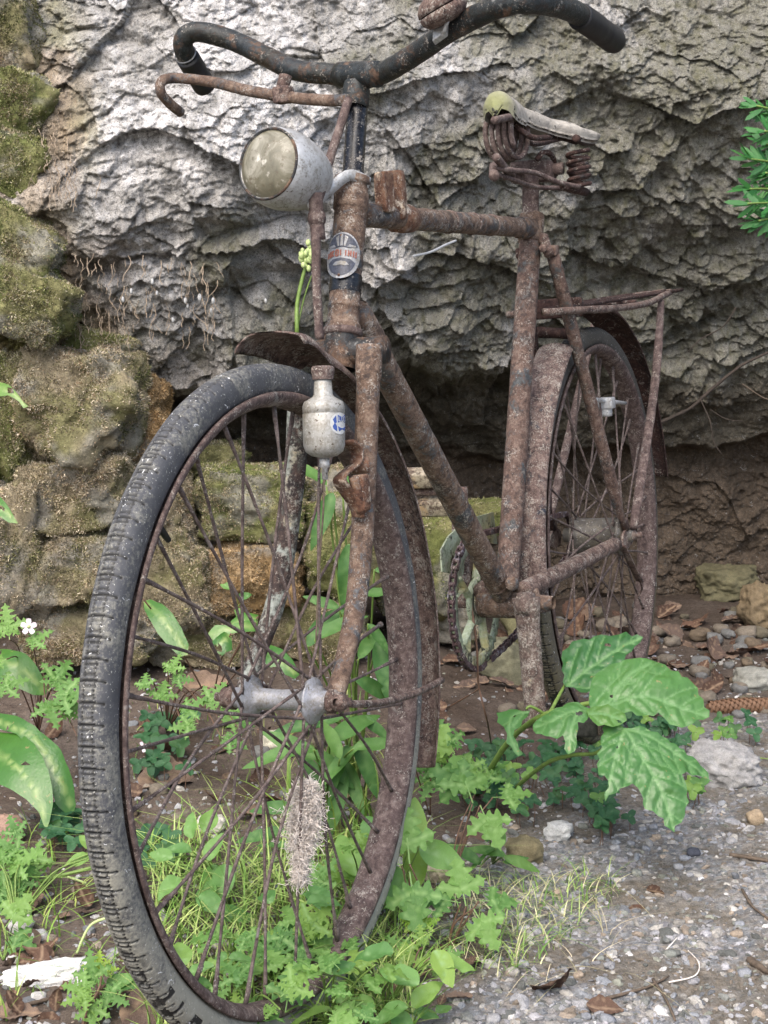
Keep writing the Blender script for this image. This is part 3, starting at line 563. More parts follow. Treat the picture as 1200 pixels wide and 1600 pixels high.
# --- frame tubes, straight from the calibrated picture points
hb, ht, lug = bk(535, 522, 0), bk(551, 278, 0), bk(558, 123, 0)
hu = (ht-hb)/np.linalg.norm(ht-hb)
bb = bk(791, 937, 0); st = bk(831, 340, 0); sU = (st-bb)/np.linalg.norm(st-bb)
def al(t): return hb+(ht-hb)*t
prof = [(.0165, 0), (.0205, .001), (.0215, .006), (.0205, .011), (.0185, .013), (.0185, .030), (.0192, .031), (.0192, .034), (.0182, .035), (.0176, .075), (.0182, .0765), (.0182, .108), (.0190, .110), (.0190, .150), (.0205, .152), (.0205, .170), (.0192, .172), (.0192, .180), (.0215, .182), (.0215, .190), (.017, .191)]
Lh = np.linalg.norm(ht-hb); prof = [(r, h*Lh/.191) for r, h in prof]
P2 = []
for (r0, h0), (r1, h1) in zip(prof[:-1], prof[1:]):
    for t in np.linspace(0, 1, 3, endpoint=False): P2.append((r0+(r1-r0)*t, h0+(h1-h0)*t))
P2.append(prof[-1])
head = bp('head_tube', lathe(P2, hb, hu, 40, .0005, 120), mRust, label='stout head tube with lug rings and oval badge')
bp('headset_ring', lathe([(.0185, 0), (.0225, .001), (.0235, .005), (.0225, .009), (.018, .010)], hb-hu*.004, hu, 36, .0006), mRustPurple, head)
black_band = lathe([(.0186, 0), (.0188, .001), (.0188, .020), (.0186, .021)], al(.255), hu, 36); bp('black_band', black_band, mBlack, head)
# head badge with its lettering
fdir = A([1, 0, 0])-hu*hu[0]; fdir /= np.linalg.norm(fdir)
bc = bk(536, 404, 0); bc = hb+hu*((bc-hb)@hu); ang0 = math.radians(8)
yv = A([0, 1., 0]); bdir = fdir*math.cos(ang0)-yv*math.sin(ang0)*-1
sv = np.cross(hu, bdir)*1.
def badge_pt(sx, sz, off):                                   # bent round the head tube
    R = .0235; a = sx/R; return bc+hu*sz+(bdir*math.cos(a)+sv*math.sin(a))*(R+off)-bdir*.0015
def badge_patch(poly, off, mat, name, parent, thick=.0008):
    pts = [Vector(p_) for p_ in poly]; n = len(pts)
    r = delaunay_2d_cdt(pts+[Vector((x, y)) for x in np.arange(-.024, .0241, .003) for y in np.arange(-.028, .0281, .004)], [], [list(range(n))], 1, 1e-6)
    V = A([badge_pt(v[0], v[1], off) for v in r[0]]); V2 = A([badge_pt(v[0], v[1], off-thick) for v in r[0]]); m = len(V); F = [list(f) for f in r[2]]
    Fb = [[i+m for i in f[::-1]] for f in F]; ed = {}
    for f in F:
        for a, b in zip(f, f[1:]+f[:1]): ed[(a, b)] = 1
    Fs = [(b, a, a+m, b+m) for (a, b) in ed if (b, a) not in ed]
    return bp(name, (np.vstack([V, V2]), F+Fb+Fs), mat, parent, False)
ell = lambda rx, ry, n=40, a0=0, a1=2*math.pi: [(rx*math.cos(t), ry*math.sin(t)) for t in np.linspace(a0, a1, n, endpoint=a1-a0 < 6)]
badge = badge_patch(ell(.0215, .0275), .0015, mSilver, 'head_badge', head); badge['label'] = 'oval silver and navy head badge with faded red letters'
def bclip(poly): return [(x, y) for x, y in poly]
top = [(.0195*math.cos(t), .0255*math.sin(t)) for t in np.linspace(math.radians(24), math.radians(156), 20)]
badge_patch(top+[(-.008, .0085), (0, .0098), (.008, .0085)], .0021, mNavy, 'badge_field', badge, .0005)
for s in (-1, 1):
    badge_patch([(s*.0025, .011), (s*.0042, .0105), (s*.0068, .021), (s*.0035, .0235)][::s], .0026, mSilver, 'badge_emblem', badge, .0005)
    badge_patch([(s*.0062, .0095), (s*.0150, .0095), (s*.0158, .0115), (s*.0085, .0125)][::s], .0026, mSilver, 'badge_emblem', badge, .0005)
badge_patch([(-.0015, .011), (.0015, .011), (.001, .0245), (-.001, .0245)], .0026, mSilver, 'badge_emblem', badge, .0005)
lowp = [(.0165*math.cos(t), -.0035+.0205*math.sin(t)) for t in np.linspace(math.radians(195), math.radians(345), 20)]
badge_patch(lowp+[(.010, -.0045), (0, -.0030), (-.010, -.0045)], .0021, mNavy, 'badge_field', badge, .0005)
badge_patch([(-.009, -.0115), (-.006, -.008), (0, -.0068), (.006, -.008), (.009, -.0115), (.005, -.0125), (0, -.0115), (-.005, -.0125)][::-1], .0026, mSilver, 'badge_emblem', badge, .0005)
# worn red capitals in the middle band: only stubs of strokes are left
def bar(x0, y0, x1, y1, w_): 
    dx, dy = x1-x0, y1-y0; l = math.hypot(dx, dy); nx, ny = -dy/l*w_, dx/l*w_; return [(x0+nx, y0+ny), (x0-nx, y0-ny), (x1-nx, y1-ny), (x1+nx, y1+ny)]
for (x0, y0, x1, y1) in [(-.0165, -.0028, -.0165, .0036), (-.0135, -.002, -.0135, .0052), (-.0112, -.0015, -.0112, .0058), (-.0112, .002, -.0085, .006), (-.0112, .002, -.0085, -.001), (-.0060, -.0008, -.0060, .0062), (-.0060, .0062, -.0032, .0062), (-.0060, -.0008, -.0032, -.0008), (-.0032, -.0008, -.0032, .0062), (-.0005, -.0006, -.0005, .0064), (.0050, -.0008, .0050, .0060), (.0080, -.0012, .0080, .0056), (.0080, .0022, .0105, .0022), (.0105, -.0014, .0105, .0054), (.0135, -.002, .0135, .005), (.0162, -.0028, .0162, .0042)]:
    badge_patch(bar(x0, y0, x1, y1, .00075), .0024, mRed, 'badge_letter', badge, .0005)
for s in (1, -1): bp('rivet', lathe([(.0018, 0), (.0016, .0008), (.0001, .0014)], badge_pt(-.001, s*.0235, .0015), bdir, 10), mRustOrange, badge)
# stem and handlebar
stem = bp('stem', lathe([(.0155, 0), (.016, .004), (.0125, .012), (.0125, .10), (.0128, .12)], ht-hu*.004, hu, 30, .0003), mBlack)
barL = [((600, 113), .04), ((660, 77), .10), ((710, 43), .15), ((783, 9), .215), ((833, 3), .248), ((890, 15), .264), ((933, 42), .27)]
barR = [((532, 117), -.03), ((463, 110), -.09), ((413, 87), -.14), ((363, 63), -.19), ((313, 50), -.233), ((290, 57), -.252), ((287, 77), -.261), ((300, 100), -.264)]
pl = [lug]+[bk(*q, y) for q, y in barL]; pr = [lug]+[bk(*q, y) for q, y in barR]
hbar = bp('handlebar', tube(crom(pr[::-1]+pl[1:], 10), .0127, 24, lump=.0006, lf=80), mBar, label='swept black handlebar with rust patches')
bp('bar_lug', merge([lathe([(.0135, 0), (.016, .004), (.0165, .020), (.015, .030)], lug-hu*.036, hu, 26, .0004), seg(bk(532, 117, -.028), bk(590, 116, .032), .0152, 26, 8)]), mBar, hbar)
gl = [bk(905, 25, .266), bk(930, 42, .27), bk(962, 66, .271)]; gr_ = [bk(293, 90, -.262), bk(304, 108, -.265), bk(322, 138, -.268)]
for g, lab in ((gl, 'black rubber grip'), (gr_, 'black rubber grip')):
    Pg = crom(g, 10); k = len(Pg); rr = np.full(k, .0152); rr[0] = .0145; rr[-3:] = (.0152, .0142, .011); rr[k//2+2] = .0142
    bp('grip', tube(Pg, rr, 22), mGrip, hbar)
bp('grip_ring', lathe([(.0135, -.001), (.0150, 0), (.0135, .001)], gr_[0]-.3*(gr_[1]-gr_[0]), gr_[1]-gr_[0], 24), mSilver, hbar)
# bell
bcn = bk(690, 12, .145); bax = bk(718, -45, .125)-bk(665, 55, .145); bax = A([.25, -.35, .9]); bax /= np.linalg.norm(bax)
bell = bp('bell', merge([lathe([(.0001, .019), (.012, .0175), (.021, .013), (.0265, .006), (.028, .0005), (.0265, 0)], bcn, bax, 40, .0004), lathe([(.0265, -.001), (.0278, -.0015), (.0275, -.008), (.022, -.0145), (.012, -.017), (.0001, -.0175)], bcn, bax, 40, .0004)]), mRustFlake, label='round rusty bell clamped on the bar')
b2 = bk(705, 40, .15); bp('bell_clamp', merge([rbox(b2+A([.006, -.01, -.002]), A([.004, 0, .002]), A([0, .008, .004]), A([-.004, 0, .012])), tube(crom([b2+A([.012, -.006, -.012]), b2+A([.018, 0, -.004]), b2+A([.016, .004, .006])], 5), .0025, 8)]), mZinc, bell)
# roller lever under the right bar
lv = [((548, 158), -.002), ((505, 158), -.045), ((440, 151), -.10), ((390, 142), -.15), ((340, 130), -.20), ((285, 124), -.252), ((262, 128), -.262), ((259, 145), -.264), ((272, 162), -.264), ((290, 177), -.264)]
Pv = crom([bk(*q, y)+A([.012, 0, 0]) for q, y in lv], 8); lever = bp('brake_lever', tube(Pv, np.linspace(.0072, .0062, len(Pv)), 14, lump=.0006), mRustOrange if False else mRust, label='rust brown roller brake lever')
bp('lever_bracket', merge([seg(bk(446, 118, -.09), bk(446, 152, -.095)+A([.012, 0, 0]), .0075, 10, 6, .002), rbox(bk(450, 150, -.092)+A([.012, 0, 0]), A([.009, 0, 0]), A([0, .011, 0]), A([0, 0, .010]), .3)]), mRustFlake, lever)
# brake rod in front of the head tube
rod = [bk(553, 158, 0)+A([.016, 0, 0]), bk(544, 197, 0)+A([.02, 0, 0]), bk(535, 244, -.005)+A([.03, 0, 0]), bk(521, 304, -.008)+A([.034, 0, 0]), bk(515, 334, -.008)+A([.034, 0, 0]), bk(515, 433, -.008)+A([.034, 0, 0]), bk(520, 528, -.008)+A([.034, 0, 0])]
brod = bp('brake_rod', tube(crom(rod, 8), .0052, 12, lump=.0005), mRustPurple)
bp('rod_sleeve', merge([seg(rod[4]+A([0, 0, .022]), rod[4]-A([0, 0, .030]), .0082, 14, 8), lathe([(.006, -.009), (.0095, -.006), (.0105, 0), (.0095, .006), (.006, .009)], rod[4]+A([0, 0, -.006]), (0, 0, 1), 16)]), mRustPurple, brod)
# headlamp
lc = bk(419, 256, -.045); LAX = LM.T@(-FW*.815-RT*.545+UP*.06); LAX /= np.linalg.norm(LAX)
Rl = 54.5/FPX*dpt(419, 262, -.045)
lp = [(.0001, -.098), (.014, -.097), (.026, -.090), (.036, -.076), (.0435, -.055), (.0475, -.034), (.0480, -.022), (.0462, -.008), (.0435, -.001), (.0415, .0008), (.0405, .0005), (.0400, -.002)]
lp = [(r*Rl/.041, h) for r, h in lp]
lamp = bp('headlamp', lathe(lp, lc, LAX, 56, .0004), mZinc, label='dented grey bullet headlamp with clouded lens')
bp('lens', lathe([(.0402*Rl/.041, -.0005), (.036*Rl/.041, .0035), (.028*Rl/.041, .0075), (.015*Rl/.041, .0105), (.0001, .0115)], lc, LAX, 56), mLens, lamp)
bp('lens_rim', lathe([(.0432*Rl/.041, -.002), (.0436*Rl/.041, .0002), (.0428*Rl/.041, .0016), (.0412*Rl/.041, .0016), (.0402*Rl/.041, 0)], lc, LAX, 56), mBlackRust, lamp)
le = lc-LAX*.075
bk_ = [bk(507, 321, -.01)+A([.03, 0, 0]), bk(533, 295, -.004)+A([.026, 0, 0]), bk(557, 275, .008)+A([.018, 0, 0]), bk(577, 286, .02)]
def strap(P, w_, t_, up=(0, 0, 1)):
    P = np.asarray(P, float); T, N, B = frames(P); u = np.asarray(up, float); V = []
    for p_, t in zip(P, T):
        s = np.cross(t, u); s /= np.linalg.norm(s)+1e-9; uu_ = np.cross(s, t)
        V += [p_+uu_*w_+s*t_, p_+uu_*w_-s*t_, p_-uu_*w_-s*t_, p_-uu_*w_+s*t_]
    n = len(P); F = [(i*4+j, i*4+(j+1) % 4, (i+1)*4+(j+1) % 4, (i+1)*4+j) for i in range(n-1) for j in range(4)]+[(0, 3, 2, 1), tuple((n-1)*4+j for j in range(4))]
    return A(V), F
bp('lamp_bracket', merge([strap(crom(bk_, 8), .0065, .0014), seg(le+A([0, 0, -.03]), bk_[0], .006, 10, 6, .001), strap(crom([bk_[0], bk_[0]*.5+le*.5-A([0, 0, .028]), le-A([0, 0, .03])], 5), .006, .002)]), mZinc, lamp)
# --- fork
crl, crr = hb+A([0, .052, -.012])-hu*.006, hb+A([0, -.052, -.012])-hu*.006
fork = bp('fork', merge([seg(hb-hu*.022+A([0, -.056, 0]), hb-hu*.022+A([0, .056, 0]), .0165, 22, 10, .001), lathe([(.018, -.042), (.021, -.030), (.021, -.004), (.018, -.001)], hb, hu, 28, .0005)]), mBlackRust, label='front fork with flat crown')
bl = [bk(577, 540, .053), bk(574, 640, .0525), bk(570, 742, .052), bk(565, 850, .0525), bk(556, 945, .053), bk(541, 1020, .0545), bk(524, 1092, .056)]
Pb = crom(bl, 8); kb = len(Pb); rb_ = np.interp(np.linspace(0, 1, kb), [0, .09, .1, .5, 1], [.0150, .0152, .0135, .0128, .0098])
bp('fork_blade', tube(Pb, rb_, 20, flat=.95, lump=.0003), mRust, fork, label='nearer fork blade, brown with grey flakes')
mir = Pb.copy(); mir[:, 1] *= -np.interp(np.linspace(0, 1, kb), [0, .3, .8, 1], [.62, .66, .95, 1.]); bp('fork_blade', tube(mir, rb_*.95, 20, flat=.95, lump=.0003), mForkPale, fork, label='far fork blade, black above and pale lichen grey below')
for s in (1, -1):
    e = A([FWX, s*.060, WZ]); bp('axle_nut', merge([lathe([(.0001, -.004), (.013, -.004), (.013, .002), (.0105, .003), (.0105, .011), (.005, .012), (.005, .020), (.0001, .0205)], e, (0, s, 0), 6 if False else 12, .001)]), mRustFlake, fork)
wr = [bk(530, 1098, .076), bk(560, 1100, .078), bk(600, 1097, .072), bk(650, 1083, .064), bk(690, 1063, .055)]
stay = bp('mudguard_stay', merge([tube(crom(wr, 8), .0042, 10, lump=.0006), lathe([(.004, 0), (.0085, .003), (.009, .012), (.005, .020)], wr[0]-A([0, 0.004, 0]), wr[1]-wr[0], 14, .001)]), mRustFlake)
# --- dynamo on the nearer blade
dt, db = bk(504, 568, .040)+A([0, 0, 0]), bk(507, 718, .040)
dax = (dt-db)/np.linalg.norm(dt-db); Ld = np.linalg.norm(dt-db); k_ = Ld/.109
dyn = bp('dynamo', lathe([(r*k_, h*k_) for r, h in [(.0001, 0), (.004, .0002), (.006, .002), (.015, .004), (.0215, .009), (.0238, .016), (.0240, .030), (.0240, .0515), (.0232, .0522), (.0240, .053), (.0242, .060), (.0222, .0655), (.0125, .071), (.0108, .074), (.0095, .098), (.0085, .0985)]], db, dax, 40, .0004), mDyn, label='grey bottle dynamo with blue label')
cap = []
for h0, r0 in ((.0905, .0118), (.0925, .0122), (.0975, .0122), (.0990, .0128), (.104, .0128), (.106, .0108), (.1062, .0001)): cap.append((r0*k_, h0*k_))
V, F = lathe(cap, db, dax, 48); x_, y_, z_ = basis(dax); rel = V-db; hh_ = rel@z_; aa = np.arctan2(rel@y_, rel@x_); rd = np.hypot(rel@x_, rel@y_)
kn = (1+.05*np.sign(np.sin(aa*16)))*(hh_ > .097*k_)+1.*(hh_ <= .097*k_); V = db+z_*hh_[:, None]+(x_*np.cos(aa)[:, None]+y_*np.sin(aa)[:, None])*(rd*kn)[:, None]
bp('roller_cap', (V, F), mRustPurple, dyn)
bp('terminal', lathe([(.0001, -.022), (.0035, -.021), (.0032, -.009), (.0055, -.008), (.0055, .001), (.0001, .001)], db, dax, 16), mZinc, dyn)
bp('wire', tube(crom([db-dax*.02, bk(506, 760, .04), bk(505, 800, .038), bk(498, 900, .03), bk(494, 1000, .03)], 6), .0011, 6), mTwig, dyn)
# printed label bent round the can
toc = LM.T@(CAM-LM@db); toc = toc-dax*(toc@dax); toc /= np.linalg.norm(toc); sd_ = np.cross(dax, toc)
def lab_pt(s_, h_, off): a = s_/(.024*k_); return db+dax*h_+(toc*math.cos(a)+sd_*math.sin(a))*(.0241*k_+off)
def lab_patch(poly, off, mat, name, parent):
    pts = [Vector(p_) for p_ in poly]; n = len(pts); r = delaunay_2d_cdt(pts+[Vector((x, y)) for x in np.arange(.004, .04, .002) for y in np.arange(.02, .06, .004)], [], [list(range(n))], 1, 1e-6)
    return bp(name, (A([lab_pt(v[0], v[1], off) for v in r[0]]), [list(f) for f in r[2]]), mat, parent, False)
hl = .040*k_; s0 = .019
lb = lab_patch([(s0+.0125*math.cos(t), hl+.0115*math.sin(t)) for t in np.linspace(0, 2*math.pi, 28, endpoint=False)], .0004, mWhite, 'label', dyn); lb['label'] = 'white round label printed blue'
lab_patch([(s0-.0095, hl+.004), (s0-.0055, hl+.0085), (s0-.0048, hl+.001), (s0-.0065, hl), (s0-.0045, hl-.003), (s0-.0045, hl-.0085), (s0-.0088, hl-.006), (s0-.0098, hl-.003), (s0-.0076, hl)], .0007, mBlue, 'label_figure', lb)
lab_patch([(s0-.0035, hl+.0090), (s0+.011, hl+.0090), (s0+.011, hl+.0008), (s0-.0035, hl+.0008)][::-1], .0007, mBlue, 'label_block', lb)
lab_patch([(s0-.0035, hl-.0030), (s0+.011, hl-.0030), (s0+.009, hl-.0075), (s0-.002, hl-.0085)][::-1], .0007, mBlue, 'label_block', lb)
def letters(txt, s_, h_, size, off, mat, parent):
    G = {'L': [(0, 0, 0, 1), (0, 0, .6, 0)], 'U': [(0, 0, 0, 1), (0, 0, .6, 0), (.6, 0, .6, 1)], 'C': [(.6, 0, 0, 0), (0, 0, 0, 1), (0, 1, .6, 1)], 'I': [(0, 0, 0, 1)]}
    for ch in txt:
        for (a, b, c, d_) in G[ch]: lab_patch(bar(s_+a*size, h_+b*size, s_+c*size+1e-6, h_+d_*size, .00042), off, mat, 'label_letter', parent)
        s_ += size*(.4 if ch == 'I' else .95)
letters('LUCI', s0-.0022, hl+.0025, .0046, .001, mWhite, lb)
# twisted rusty dynamo bracket
brk = [bk(541, 690, .05), bk(556, 702, .052), bk(557, 722, .053), bk(546, 733, .052), bk(531, 748, .05), bk(541, 768, .05), bk(556, 790, .055), bk(560, 808, .056)]
bp('dynamo_bracket', merge([strap(crom(brk, 6), .0085, .0018, (.3, .9, .2)), seg(bk(549, 728, .045), bk(575, 726, .06), .009, 12, 6, .002), rbox(bk(566, 770, .062), A([.009, 0, 0]), A([0, .006, 0]), A([0, 0, .020]), .3), seg(bk(552, 745, .06), bk(566, 800, .062), .006, 10, 8, .002)]), mRustOrange, dyn)
# --- mudguards
def guard(cx, y0, R, hw, dep, a0, a1, mat, name, label, edge=None, n=120, smax=1):
    th = np.radians(np.linspace(a0, a1, n)); m = 17; s = np.linspace(-1, smax, m)
    y = hw*np.sin(s*1.25)/np.sin(1.25); r = R-dep*(1-np.cos(s*1.25))/(1-np.cos(1.25)); t_ = .0012
    outer = np.stack([y, r], -1); lip = A([(y[-1]-.001, r[-1]-.0015), (y[0]+.001, r[0]-.0015)]); inner = np.stack([y*.965, r-t_*1.5], -1)[::-1]
    sec = np.vstack([outer, lip[:1], inner, lip[1:]]); rf = (lambda T, Y, Rr: edge(T, Y)) if edge else None
    V, F = sweep(th, sec, cx, WZ, rf); V[:, 1] += y0; V = V+fbm(V*70, 3, 8)[:, None]*.0007
    return bp(name, (V, F), mat, label=label)
fa0 = math.degrees(math.atan2(.386, -.005)); 
fg = guard(FWX, 0, .3865, .031, .020, 92, 207, mRustFlake, 'mudguard', 'front mudguard with torn forward end', n=160)
me = fg.data; co = np.zeros(len(me.vertices)*3); me.vertices.foreach_get('co', co); co = co.reshape(-1, 3)
aa = np.degrees(np.arctan2(co[:, 2]-WZ, co[:, 0]-FWX)) % 360; k = sst(-aa, -110, -92)
tear = k*sst(co[:, 1], .002, .03)
co[:, 0] -= tear*.040; co[:, 2] += tear*.006; co[:, 0] += k*.004*vnoise(co*A([0, 190, 0])+3.3, 3)
me.vertices.foreach_set('co', co.ravel()); me.update()
rg = guard(RWX, .012, .383, .030, .012, -9, 61, mGuard, 'mudguard', 'front piece of the rear mudguard with black paint flecks')
guard(RWX, .012, .397, .031, .016, 80, 172, mRustDark, 'mudguard', 'arched rear piece of the rear mudguard')
# --- frame
tt0, tt1 = bk(566, 336, 0), bk(832, 357, 0)
ttb = bp('top_tube', seg(tt0, tt1, .0145, 24, 40, .0009, lf=120), mRustOrange if False else mRust, label='top tube with bands and flaking rust')
for f_ in (.44, .58, .70): bp('tube_band', lathe([(.0146, -.003), (.0158, -.002), (.0158, .002), (.0146, .003)], tt0+(tt1-tt0)*f_, tt1-tt0, 26, .0005), mRustFlake, ttb)
dtb = bp('down_tube', merge([seg(bk(553, 486, 0), bb, .0170, 26, 50, .0006, lf=90), lathe([(.0172, 0), (.0186, .002), (.0186, .05), (.0172, .06)], bk(553, 486, 0), bb-hb, 26, .0005)]), mRust)
bp('lug_line', lathe([(.0172, -.002), (.0184, 0), (.0172, .002)], bb+(hb-bb)*.075, hb-bb, 26), mRustFlake, dtb)
stb = bp('seat_tube', seg(bb, st, .0170, 26, 60, .0006, lf=90), mSeatTube, label='seat tube, brown rust with black paint remains')
bp('seat_lug', merge([lathe([(.0172, -.030), (.0195, -.028), (.0195, .012), (.0185, .016), (.0172, .017)], bb+sU*(np.linalg.norm(st-bb)-.012), sU, 28, .0006), seg(tt1-(tt1-tt0)*.10, tt1, .0165, 22, 6)]), mRust, stb)
bbs = bp('bottom_bracket', merge([lathe([(.0001, -.041), (.020, -.041), (.023, -.038), (.0235, .038), (.020, .041), (.0001, .041)], bb-A([0, 0, .004]), (0, 1, 0), 32, .0008), lathe([(.015, .040), (.021, .041), (.021, .047), (.012, .050), (.010, .072)], bb-A([0, 0, .004]), (0, 1, 0), 24, .0008), seg(bk(800, 912, .0), bk(800, 912, .035), .010, 14, 6, .001)]), mRust)
RD = A([0, .064, WZ+.0])
cs0, cs1 = bk(815, 925, .030), bk(962, 850, .064)
for s in (1, -1):
    a_, b_ = cs0.copy(), cs1.copy(); a_[1] *= s; b_[1] *= s
    bp('chain_stay', seg(a_, b_, np.linspace(.0145, .0118, 24), 18, 24, .0008), mRustFlake)
ss0, ss1 = bk(864, 398, .036), bk(966, 795, .062)
for s in (1, -1):
    a_, b_ = ss0.copy(), ss1.copy(); a_[1] *= s if s > 0 else -.3; b_[1] *= s; e_ = A([RWX+.012, s*.064, WZ+.012])
    P_ = np.vstack([a_+(b_-a_)*np.linspace(0, 1, 22)[:, None], (b_*.5+e_*.5)[None], e_[None]]); r_ = np.r_[np.full(20, .0102), .0095, .008, .0062, .006]
    bp('seat_stay', merge([tube(P_, r_, 16, lump=.0006), rbox(a_+A([.004, 0, .006]), A([.010, 0, 0]), A([0, .009, 0]), A([0, 0, .008]), .3)]), mSeatTube if s > 0 else mRustDark)
bp('seat_bolt', merge([seg(bk(848, 388, -.04), bk(848, 388, .04), .006, 10, 6), seg(bk(848, 370, .02), bk(858, 398, .036), .008, 10, 6, .002)]), mRustFlake)
# dropouts and rear nuts
for s in (1, -1):
    e_ = A([RWX, s*.064, WZ]); poly = [(-.020, -.016), (.012, -.022), (.040, -.012), (.036, .004), (.016, .012), (.014, .030), (.004, .030), (-.006, .012), (-.024, .004)]
    V = [e_+A([x, -.0022, z_]) for x, z_ in poly]+[e_+A([x, .0022, z_]) for x, z_ in poly]; n = len(poly)
    bp('dropout', (A(V), [tuple(range(n)), tuple(range(n, 2*n))[::-1]]+[(i, (i+1) % n+0, (i+1) % n+n, i+n) for i in range(n)]), mZinc if False else mRustFlake, smooth=False)
    bp('rear_axle_nut', lathe([(.0001, -.002), (.013, -.002), (.013, .003), (.0095, .004), (.0095, .013), (.005, .014), (.0048, .024), (.0001, .025)], e_, (0, s, 0), 12, .001), mRustFlake)
tab_ = [bk(972, 852, .066), bk(980, 868, .066), bk(988, 885, .066), bk(1000, 908, .066)]; bp('chain_tug', merge([strap(crom(tab_, 5), .006, .0015, (.3, 1, 0)), tube(crom([tab_[-1], bk(1003, 920, .06), bk(995, 935, .05)], 4), .002, 6)]), mRustFlake)
bp('seat_stay_bridge', merge([seg(bk(838, 519, -.03), bk(905, 522, .036), .009, 14, 8, .001), rbox(bk(868, 482, 0), A([.006, 0, 0]), A([0, .045, 0]), A([0, 0, .016]), .2)]), mRustDark)
# brake block clamp on the rear rim
c_ = bk(947, 630, .03); bp('brake_block', merge([rbox(c_, A([.012, 0, 0]), A([0, .014, 0]), A([0, 0, .010]), .3), seg(bk(925, 624, .03), bk(977, 630, .03), .0038, 10, 8, .001), seg(c_, c_+A([0, 0, -.022]), .010, 12, 6, .001)]), mZinc)
# carrier
rl = [bk(848, 488, .020), bk(895, 485, .052), bk(960, 482, .070), bk(1010, 474, .070), bk(1036, 462, .050), bk(1042, 456, .0)]
Pm = A(rl); Pm2 = Pm[:-1].copy()[::-1]; Pm2[:, 1] *= -1; loopP = crom(np.vstack([Pm, Pm2]), 8)
car = bp('carrier', tube(loopP, .0058, 12, lump=.0009), mRustFlake, label='rusted wire luggage carrier over the rear wheel')
for y_ in (-.035, .0, .035): bp('carrier_wire', seg(A([Pm[0][0], y_, Pm[0][2]+.004])*1.+A([-.07, 0, 0]), A([Pm[-1][0]+.012, y_, Pm[-1][2]+.002]), .0032, 8, 14, .0008), mRustDark, car)
for x_ in (.3, .62): 
    q0 = Pm[0]*(1-x_)+Pm[4]*x_; bp('carrier_wire', seg(A([q0[0], -.062, q0[2]-.003]), A([q0[0], .062, q0[2]-.003]), .0042, 8, 10, .0008), mRustDark, car)
for s in (1, -1):
    a_ = bk(1033, 470, .060); b_ = bk(989, 826, .076); m1 = bk(1022, 610, .070); P_ = crom([a_, m1, b_], 14); P_[:, 1] *= s
    bp('carrier_stay', tube(P_, np.interp(np.linspace(0, 1, len(P_)), [0, .3, .9, 1], [.006, .0078, .0085, .006]), 14, flat=.6, lump=.0008), mRustPurple, car)
# --- seat post and saddle
sp0, sp1 = st-sU*.03, bk(829, 268, 0)
bp('seat_post', seg(sp0, sp1, .0128, 22, 16, .0006), mRustPurple)
nose = bk(776, 160, 0); rear = bk(948, 214, .100); rx = rear[0]; zn = nose[2]; zr_ = rear[2]
n_, m_ = 60, 33; Vt = []
for i in range(n_):
    t = i/(n_-1); x = nose[0]+.012+(rx-nose[0]-.012)*t
    hwid = np.interp(t, [0, .03, .08, .3, .55, .75, .92, 1], [.003, .018, .027, .029, .047, .085, .103, .098]); zz_ = zn+(zr_-zn)*t+.003*math.sin(math.pi*t)+.020-(.034*(1-math.sqrt(max(0, 1-(1-t/.07)**2))) if t < .07 else 0)
    drop = np.interp(t, [0, .03, .08, .4, .7, .9, 1], [.004, .022, .036, .040, .040, .036, .028])
    for j in range(m_):
        s = -1+2*j/(m_-1); a = s*1.45; Vt.append((x, hwid*math.sin(a)/math.sin(1.45)*(1 if abs(s) < .8 else 1-.12*(abs(s)-.8)/.2), zz_-drop*(1-math.cos(a))/(1-math.cos(1.45))**1.0-.004*math.cos(s*3)*(t > .3)))
Vt = A(Vt); Vt += fbm(Vt*45, 3, 3)[:, None]*A([.001, .001, .0025]); In = Vt.copy(); In[:, 2] -= .0045; In[:, 1] *= .96
Fq = [(i*m_+j, i*m_+j+1, (i+1)*m_+j+1, (i+1)*m_+j) for i in range(n_-1) for j in range(m_-1)]; N_ = n_*m_
bd = [j for j in range(m_)]+[i*m_+m_-1 for i in range(1, n_)]+[(n_-1)*m_+j for j in range(m_-2, -1, -1)]+[i*m_ for i in range(n_-2, 0, -1)]
Fq2 = Fq+[tuple(q+N_ for q in f[::-1]) for f in Fq]+[(bd[i], bd[(i+1) % len(bd)]+0, bd[(i+1) % len(bd)]+N_, bd[i]+N_) for i in range(len(bd))]
sad = bp('saddle', (np.vstack([Vt, In]), Fq2), mLeather, label='curled grey leather saddle with green algae on its nose')
def helix(c, ax, R, pitch, turns, r, n=26, squash=1.):
    x, y, z_ = basis(ax); t = np.linspace(0, turns*2*np.pi, int(turns*n)); return tube(np.asarray(c)+R*(np.cos(t)[:, None]*x+squash*np.sin(t)[:, None]*y)+(t/(2*np.pi)*pitch)[:, None]*z_, r, 10, lump=.0005)
bp('nose_spring', merge([helix(bk(770, 216, -.030), (.25, 1, 0), .027, .0112, 4.6, .0042, 30, 1.25), tube(crom([bk(775, 245, .022), bk(788, 262, .02), bk(800, 275, .015)], 5), .006, 10), tube(crom([bk(772, 188, .02), bk(795, 183, .016), bk(815, 178, .0)], 5), .0055, 10)]), mRustPurple, sad)
cl = bk(833, 268, 0)
rails = []
for y_ in (-.040, -.022, .022, .040):
    rails += [tube(crom([bk(772, 262, y_*.35), bk(800, 266, y_*.7), bk(836, 270, y_), bk(870, 284, y_*1.5), bk(905, 292, y_*2.0)], 8), .0038, 10, lump=.0006)]
for y_ in (-.03, 0, .03): rails += [tube(crom([bk(775, 272, y_*.4), bk(800, 280, y_*.7), bk(836, 292, y_*.9), bk(872, 294, y_*1.4), bk(900, 300, y_*1.9)], 8), .0036, 10, lump=.0006)]
